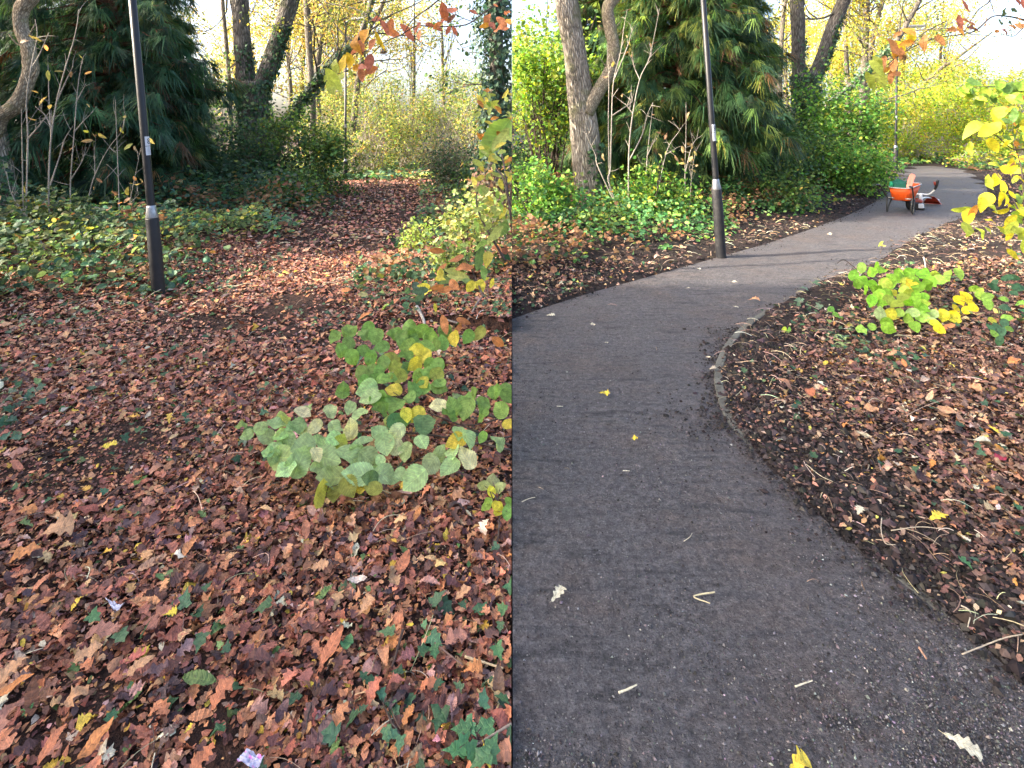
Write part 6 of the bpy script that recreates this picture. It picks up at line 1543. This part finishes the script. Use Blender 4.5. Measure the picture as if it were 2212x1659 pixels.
def leaf_thing(label, f, x, y, ln, ang, kind, tone, z=.045, curl=.35, sc=.2507, name='fallen_leaf'):
    if f in (BL, BM, ML, ZM) and kind in ('hazel', 'beech') and tone != 'green': kind = 'rag%d' % (len(label) % 5); ln *= .92
    u, v = f(x, y); p = gpt(u, v, z); p[2] = max(z, float(gz(np.array([p[0]]), np.array([p[1]]))[0]) + z) if not inpoly(np.array([p[0]]), np.array([p[1]]), R_PATH)[0] else z
    L = ln * sc * p[1] / F * .86
    a = math.radians(ang); D = unit(np.array([math.cos(a), math.sin(a) * 1.5, 0])); N = unit(np.array([rng.normal(0, .1), -.22, 1]))
    st = rng.bit_generator.state
    mb = MB(); add_leaves(mb, kind, (p - D * L / 2)[None], D[None], N[None], np.array([L]), np.array([fo[tone]]), fold=.22, curl=curl, wave=.14, twist=.3, crink=.018 if kind[:3] == 'rag' else .008)
    q = p - D * L * .5; tube(mb, [q - D * L * .16 + [0, 0, .004], q, p - D * L * .38 + [0, 0, .002]], [.0008, .0011, .0007], 4, 6, c=np.array(fo[tone]) * .7)
    o = mb.build(name, M['ivy'] if kind == 'ivy' else M['litter'])
    c = np.array(p); me = o.data; co = np.empty(len(me.vertices) * 3, np.float32); me.vertices.foreach_get('co', co); co = co.reshape(-1, 3) - c.astype(np.float32); me.vertices.foreach_set('co', co.ravel()); o.location = tuple(c)
    return tag(o, label, 'leaf')


for a in [
    ('broad tan veined leaf lying flat low in the left litter', BL, 1220, 790, 270, 40, 'hazel', 'tan'),
    ('large ragged rust-orange leaf at the bottom of the bare strip', BL, 1910, 1040, 320, 75, 'hazel', 'rust'),
    ('long orange chestnut leaf curled beside a dark patch near the bottom left', BL, 830, 1420, 360, 62, 'chestnut', 'orange'),
    ('wide brown-pink leaf beneath a small dark ivy leaf in the lower left litter', BL, 900, 480, 370, 10, 'hazel', 'pink'),
    ('tan oak leaf just above the broad veined tan leaf', BL, 760, 680, 260, 35, 'hazel', 'tan'),
    ('big orange-tan leaf on the left margin of the litter near the bottom', BL, 120, 850, 290, 50, 'hazel', 'tan'),
    ('rusty folded leaf below the big leaf on the left margin', BL, 140, 990, 320, 20, 'chestnut', 'orange'),
    ('wide pinkish-brown leaf in the bottom left corner', BL, 80, 1240, 330, 80, 'hazel', 'pink'),
    ('small yellow leaf in the bare strip at the bottom left', BL, 1625, 1320, 80, 60, 'oak', 'yellow'),
    ('pair-shaped maroon oval leaf high in the lower left litter', BL, 1570, 205, 190, 5, 'beech', 'maroon'),
    ('rusty red leaf cut by the bottom edge left of the plastic scrap', BL, 1750, 1600, 290, 60, 'hazel', 'rust'),
    ('dark red-brown chestnut leaf standing near the bottom left', BL, 460, 1480, 330, 80, 'chestnut', 'rust'),
    ('golden leaf near the silver scrap in the lower left litter', BL, 1470, 320, 110, 20, 'oak', 'yellow'),
    ('dark green ivy leaf resting on the wide brown-pink leaf', BL, 820, 360, 170, -15, 'ivy', 'green'),
    ('brown oak leaf right of the broad veined tan leaf', BL, 1340, 820, 220, 15, 'oak', 'dark'),
    ('tan leaf partly under a dark twig low on the left', BL, 660, 1040, 230, 40, 'hazel', 'tan'),
    ('orange scalloped leaf at the far left in the middle litter', ML, 160, 590, 170, 30, 'beech', 'pink'),
    ('golden curled leaf alone in the middle of the left litter', ML, 950, 520, 150, 10, 'hazel', 'yellow'),
    ('orange ribbed leaf at the left side of the middle litter', ML, 230, 1075, 190, 15, 'beech', 'orange'),
    ('broad torn tan leaf lying above the orange ribbed one', ML, 470, 1270, 310, 25, 'oak', 'tan'),
    ('ribbed orange-brown leaf with a ragged end below the torn tan leaf', ML, 220, 1480, 270, 30, 'hazel', 'orange'),
    ('pale tan oak leaf right of centre in the lower litter', BM, 940, 300, 200, 55, 'oak', 'tan'),
    ('orange-red oak leaf glowing in the lower litter beside a dark stick', BM, 1175, 550, 180, -60, 'oak', 'orange'),
    ('long folded reddish chestnut leaf standing in the lower litter', BM, 660, 640, 380, 62, 'chestnut', 'rust'),
    ('rounded dark green leaf beside the long folded chestnut leaf', BM, 790, 590, 140, 70, 'hazel', 'green'),
    ('round rust leaf with lobed edge in the lower right of the litter', BM, 1490, 960, 200, 10, 'hazel', 'rust'),
    ('five-pointed light green ivy leaf above the round rust leaf', BM, 1540, 660, 150, -70, 'ivy', 'green'),
    ('five-pointed ivy leaf near the seam in the lower litter', BM, 2090, 660, 160, -60, 'ivy', 'green'),
    ('long yellow leaf leaning by the big ivy at the bottom near the seam', BM, 1990, 1550, 210, -60, 'chestnut', 'yellow'),
    ('curled orange leaf tip beside the trailing ivy at the bottom', BM, 1310, 1220, 210, 65, 'hazel', 'orange'),
    ('small round yellow leaf above the trailing ivy in the litter', BM, 1330, 440, 70, 10, 'hazel', 'yellow'),
    ('dark maroon leaf with a bite right of the dark stick', BM, 1290, 720, 180, 20, 'oak', 'maroon'),
    ('orange ragged leaf near the seam low in the litter', BM, 1870, 800, 190, 15, 'oak', 'orange'),
    ('tan leaf cluster piece near the seam high in the lower litter', BM, 1780, 170, 200, 30, 'hazel', 'tan'),
    ('large brown-pink leaf behind the five-pointed light green ivy', BM, 1720, 540, 260, 20, 'beech', 'pink'),
    ('small bright yellow leaf in the lower middle of the litter', BM, 460, 950, 90, 20, 'hazel', 'yellow'),
    ('orange triangular leaf at the lower left of the right-hand litter', BM, 200, 1310, 140, 60, 'hazel', 'orange'),
    ('pointed orange chestnut leaf standing below the hazel branch', ZM, 1270, 1560, 270, 75, 'chestnut', 'rust'),
    ('broad orange leaf right below the hazel leaves', ZM, 1390, 1120, 170, 70, 'chestnut', 'orange'),
    ('flat tan ragged leaf left below the hazel branch', ZM, 550, 1560, 190, 10, 'hazel', 'tan'),
    ('orange chestnut leaf lying on the litter above the hazel branch', ZL, 945, 1075, 160, 40, 'chestnut', 'orange'),
    ('bright orange curled leaf on the leaf path just past the sunlit strip', ZL, 785, 850, 110, 20, 'hazel', 'orange'),
    ('orange leaf on the path edge beside the sunny strip', ZL, 785, 610, 70, 20, 'hazel', 'orange'),
]:
    leaf_thing(*a[:8], z=.05)
for a in [
    ('pale oak leaf lying alone near the lower left of the tarmac', PB, 225, 97, 110, 38, 'oak', 'cream', .4368),
    ('cream crumpled leaf near the bottom right of the tarmac', PS, 965, 825, 175, -22, 'oak', 'cream', .4368),
    ('bright yellow oak leaf at the bottom edge of the tarmac', PS, 155, 930, 140, 15, 'oak', 'yellow', .4368),
    ('yellow oak leaf in the upper middle of the tarmac', PM, 800, 62, 100, 8, 'oak', 'yellow', .2507),
    ('tiny amber leaf alone in the middle of the tarmac', PM, 1060, 458, 60, 5, 'hazel', 'yellow', .2507),
    ('white-looking oak leaf near the left end of the tarmac', PR, 335, 1058, 80, 5, 'oak', 'cream', .2507),
    ('small round cream leaf on the tarmac left of centre', PR, 697, 1133, 50, 0, 'hazel', 'cream', .2507),
    ('tiny pale leaf right of the straw on the left tarmac', PR, 815, 1290, 40, 10, 'oak', 'cream', .2507),
    ('long tan leaf on the tarmac above the concrete edging', PR, 2090, 925, 100, -5, 'oak', 'tan', .2507),
    ('pale small leaf just below the long tan one on the tarmac', PR, 1930, 978, 50, 0, 'oak', 'cream', .2507),
    ('pale leaf on the tarmac in line with the lamp post', PR, 1920, 770, 55, 0, 'beech', 'cream', .2507),
    ('tiny cream leaf close under the near lamp post on tarmac', PR, 1615, 655, 40, 0, 'oak', 'cream', .2507),
    ('small pale leaf in the middle of the upper tarmac', PR, 1520, 822, 35, 0, 'oak', 'cream', .2507),
    ('pale leaf touching the concrete edging from the tarmac side', PR, 1730, 1518, 75, 10, 'oak', 'pale', .2507),
    ('greyish leaf on the tarmac near the edging nose', PR, 1690, 1418, 45, 0, 'beech', 'pale', .2507),
    ('flat pale leaf on the sunlit tarmac before the wheelbarrow', RL, 535, 360, 55, 5, 'beech', 'pale', .2507),
    ('large cream chestnut leaf on dark litter at the right', RM, 1920, 665, 310, -10, 'chestnut', 'cream', .2507),
    ('bright yellow oak leaf in the dark litter of the bank foot', RM, 1455, 1230, 180, 12, 'oak', 'yellow', .2507),
    ('white oak leaf on black soil at the tarmac edge', RM, 785, 1130, 120, 35, 'oak', 'cream', .2507),
    ('small white leaf in the litter low on the right', RM, 1700, 1405, 90, -40, 'oak', 'cream', .2507),
    ('three-lobed yellow leaf above the large cream chestnut leaf', RM, 1945, 560, 100, -80, 'oak', 'yellow', .2507),
    ('crimson leaf in the litter beneath the large cream leaf', RM, 2005, 785, 130, 5, 'beech', 'red', .2507),
    ('pointed green ivy leaf low at the right edge', RM, 1715, 1610, 130, -70, 'ivy', 'green', .2507),
    ('tan lace-eaten leaf in the upper bank litter', RM, 895, 295, 140, 0, 'hazel', 'tan', .2507),
    ('tan holed leaf at the upper right of the bank litter', RM, 1785, 225, 120, 50, 'hazel', 'tan', .2507),
    ('brown and tan ragged leaf in the middle bank litter', RM, 1555, 375, 200, -15, 'beech', 'tan', .2507),
    ('large orange chestnut leaf at the right edge of the bank', RM, 2120, 30, 180, 12, 'chestnut', 'orange', .2507),
    ('orange-pink leaf at the left of the bank litter', RM, 365, 115, 130, 35, 'hazel', 'rust', .2507),
    ('long pale orange leaf in front of the hazel shoot', RL, 1110, 1500, 190, 0, 'chestnut', 'tan', .2507),
    ('big orange chestnut leaf standing by the dark sapling', RL, 1560, 1315, 180, 15, 'chestnut', 'orange', .2507),
    ('broad rust-orange leaf under the dark sapling', RL, 2010, 1310, 170, 35, 'hazel', 'orange', .2507),
    ('bright orange curled leaf in the middle of the bank', RL, 1170, 1600, 150, 55, 'chestnut', 'orange', .2507),
    ('yellow slim leaf left of centre in the bank litter', RL, 495, 1525, 120, 35, 'chestnut_low', 'yellow', .2507),
]:
    leaf_thing(*a[:8], z=.035 if a[1] in (PR, PM, PB, PS) else .05, sc=a[8], curl=.2)


def stick(label, f, pts, r, c, z=.04, name='stick', side=0, cat='stick'):
    P = [gpt(*f(*p), z) for p in pts]
    for p in P:
        if not inpoly(np.array([p[0]]), np.array([p[1]]), R_PATH)[0]: p[2] = float(gz(np.array([p[0]]), np.array([p[1]]))[0]) + z
    mb = MB(); tube(mb, P, np.linspace(r, r * .65, len(P)), 7, len(P) * 7, .12, c)
    tag(mb.build(name, M['stick'], side=side), label, cat)


stick('dark broken stick lying below the orange-red oak leaf', BM, [(1265, 490), (1235, 600), (1200, 720), (1170, 810)], .0045, (.07, .045, .035), .05)
stick('long grey stick running to the seam at the bottom of the litter', BM, [(2200, 1240), (2050, 1330), (1880, 1440)], .0035, (.25, .19, .15), .06)
stick('thin brown stick right of the five-pointed light green ivy', BM, [(1480, 540), (1620, 640), (1780, 750)], .003, (.16, .10, .08), .05)
stick('tan flat stick near the seam in the lower litter', BM, [(1800, 680), (1960, 720), (2130, 765)], .004, (.42, .32, .19), .045)
stick('thick grey bent branch stub behind the hazel branch', ZL, [(1385, 1000), (1430, 1050), (1450, 1110), (1440, 1170)], .016, (.32, .30, .27), .06, 'branch_stub')
stick('grey broken stick half buried to the right of the bent stub', ZL, [(1640, 1090), (1800, 1110), (1900, 1060), (1960, 990)], .009, (.20, .17, .15), .06, 'branch_stub')
stick('dark thin stick at the lower centre of the litter', BM, [(480, 1120), (445, 1240), (435, 1340)], .003, (.06, .045, .04), .05)
stick('dark brown stick slanting in the middle left litter', ML, [(900, 960), (1000, 880), (1110, 830)], .004, (.13, .07, .05), .05)
stick('pale straw stalk upright in the bare strip at the bottom', BL, [(1335, 1500), (1315, 1580), (1300, 1650)], .0018, (.5, .43, .3), .04)
stick('pale V-shaped twig lying in the middle of the lower tarmac', PB, [(1003, 82), (900, 104), (980, 138)], .0028, (.55, .47, .28), .022)
stick('pale thick straw in the centre of the lower tarmac', PB, [(528, 580), (575, 562), (618, 540)], .0032, (.6, .54, .38), .022)
stick('short brown twig on the tarmac near the sunken edging', PS, [(748, 357), (768, 388), (784, 412)], .0038, (.34, .20, .13), .022)
stick('pale straw flake on the lower tarmac left of the brown twig', PS, [(135, 550), (175, 535), (220, 520)], .0026, (.56, .5, .36), .022)
stick('forked straw at the left of the middle tarmac', PM, [(85, 1005), (140, 980), (200, 965)], .002, (.5, .44, .32), .02)
stick('short straw left of the middle tarmac', PM, [(385, 180), (440, 182)], .0025, (.55, .5, .38), .02)
stick('short pale straw right of centre on the middle tarmac', PM, [(955, 736), (1015, 738)], .0025, (.6, .55, .42), .02)
stick('thin curved stalk in the lower right of the middle tarmac', PM, [(1480, 1345), (1530, 1310), (1552, 1275)], .0016, (.48, .42, .3), .02)
stick('long pale root arching from the bank onto the sunken edging', PS, [(960, 390), (1060, 350), (1170, 332), (1260, 325)], .0022, (.40, .33, .24), .03)
stick('curved pale root on black soil above the sunken edging', PS, [(955, 168), (1000, 200), (988, 255)], .0024, (.45, .39, .29), .03)
stick('arching pale stalk across the bank litter', RM, [(330, 720), (450, 820), (560, 880)], .0018, (.45, .39, .27), .05)
stick('long straight stalk over the bank litter beneath the yellow oak leaf', RM, [(1060, 1300), (1300, 1300), (1500, 1330)], .0018, (.42, .35, .25), .05)
stick('thin looped root on soil left of the yellow oak leaf', RM, [(980, 1200), (975, 1290), (1010, 1390), (1100, 1410)], .0019, (.42, .35, .26), .05)
stick('thin oblique stalk across the upper bank litter', RM, [(1180, 380), (1400, 310), (1620, 285)], .0016, (.4, .3, .22), .06)
stick('pale split stick upright in the bank beneath the hazel shoot', RL, [(1340, 580), (1350, 620), (1358, 680)], .008, (.6, .55, .46), .06, 'branch_stub')


def wrapper(label, f, corners, c, c2, z):
    """a crumpled scrap of plastic film"""
    Q = np.array([gpt(*f(*p), z) for p in corners]); n = 14; mb = MB(); u = np.linspace(0, 1, n); U, V_ = np.meshgrid(u, u)
    P = ((1 - U) * (1 - V_))[..., None] * Q[0] + (U * (1 - V_))[..., None] * Q[1] + (U * V_)[..., None] * Q[2] + ((1 - U) * V_)[..., None] * Q[3]
    P[..., 2] += .012 * fbm(U * 4 + z * 90, V_ * 4, 3) + .014 * np.abs(vnoise(U * 3 + 7, V_ * 3)) + float(gz(np.array([Q[0][0]]), np.array([Q[0][1]]))[0])
    i = np.arange(n - 1)[:, None] * n; j = np.arange(n - 1)[None, :]
    C = np.array(c) * (1 - (vnoise(U * 5, V_ * 5)[..., None] > .2)) + np.array(c2) * (vnoise(U * 5, V_ * 5)[..., None] > .2)
    mb.add(P.reshape(-1, 3), np.stack([i + j, i + j + 1, i + n + j + 1, i + n + j], -1).reshape(-1, 4), C.reshape(-1, 3))
    tag(mb.build('plastic_scrap', attr_mat('crinkled film', .22, .6, .002, 150), smooth=False), label, 'litter scrap')


wrapper('crumpled lilac plastic scrap with pink edge at the bottom of the litter', BL, [(2040, 1570), (2130, 1480), (2280, 1560), (2200, 1680)], (.34, .34, .46), (.55, .14, .42), .06)
wrapper('torn silvery-lilac scrap lying on the lower left litter', BL, [(905, 150), (1000, 215), (1075, 215), (985, 285)], (.42, .42, .52), (.5, .5, .56), .06)

# ------------------------------------------------------------------ light, sky and camera
SUN_AZ, SUN_EL = math.radians(-101), math.radians(27)
w = bpy.data.worlds.new('World'); scene.world = w; w.use_nodes = True
nt = w.node_tree; bg = nt.nodes['Background']
sky = nt.nodes.new('ShaderNodeTexSky'); sky.sky_type = 'NISHITA'; sky.sun_disc = False; sky.sun_elevation = SUN_EL; sky.sun_rotation = SUN_AZ
sky.air_density = .8; sky.dust_density = 6.0; sky.ozone_density = .4
nt.links.new(sky.outputs[0], bg.inputs[0]); bg.inputs[1].default_value = .15
sl = bpy.data.lights.new('sun', 'SUN'); sl.energy = 3.0; sl.angle = math.radians(.6); sl.color = (1, .90, .74)
so = bpy.data.objects.new('sun', sl); col.objects.link(so)
to_sun = Vector((math.sin(SUN_AZ) * math.cos(SUN_EL), math.cos(SUN_AZ) * math.cos(SUN_EL), math.sin(SUN_EL)))
so.rotation_euler = to_sun.to_track_quat('Z', 'Y').to_euler(); so.location = to_sun * 60
cam = bpy.data.cameras.new('camera'); co = bpy.data.objects.new('camera', cam); col.objects.link(co)
co.location = (0, 0, CH); co.rotation_euler = (math.radians(90), 0, 0)
cam.sensor_width = 36; cam.lens = 36 * F / 2212; cam.shift_y = -(829.5 - YH) / 2212; cam.clip_start = .05; cam.clip_end = 1500
scene.camera = co
vs = scene.view_settings; vs.view_transform = 'Standard'; vs.look = 'None'; vs.exposure = 2.5; vs.gamma = 1; vs.use_curve_mapping = False
scene.cycles.max_bounces = 6; scene.cycles.diffuse_bounces = 3; scene.cycles.transmission_bounces = 3; scene.cycles.glossy_bounces = 2
scene.cycles.use_denoising = True
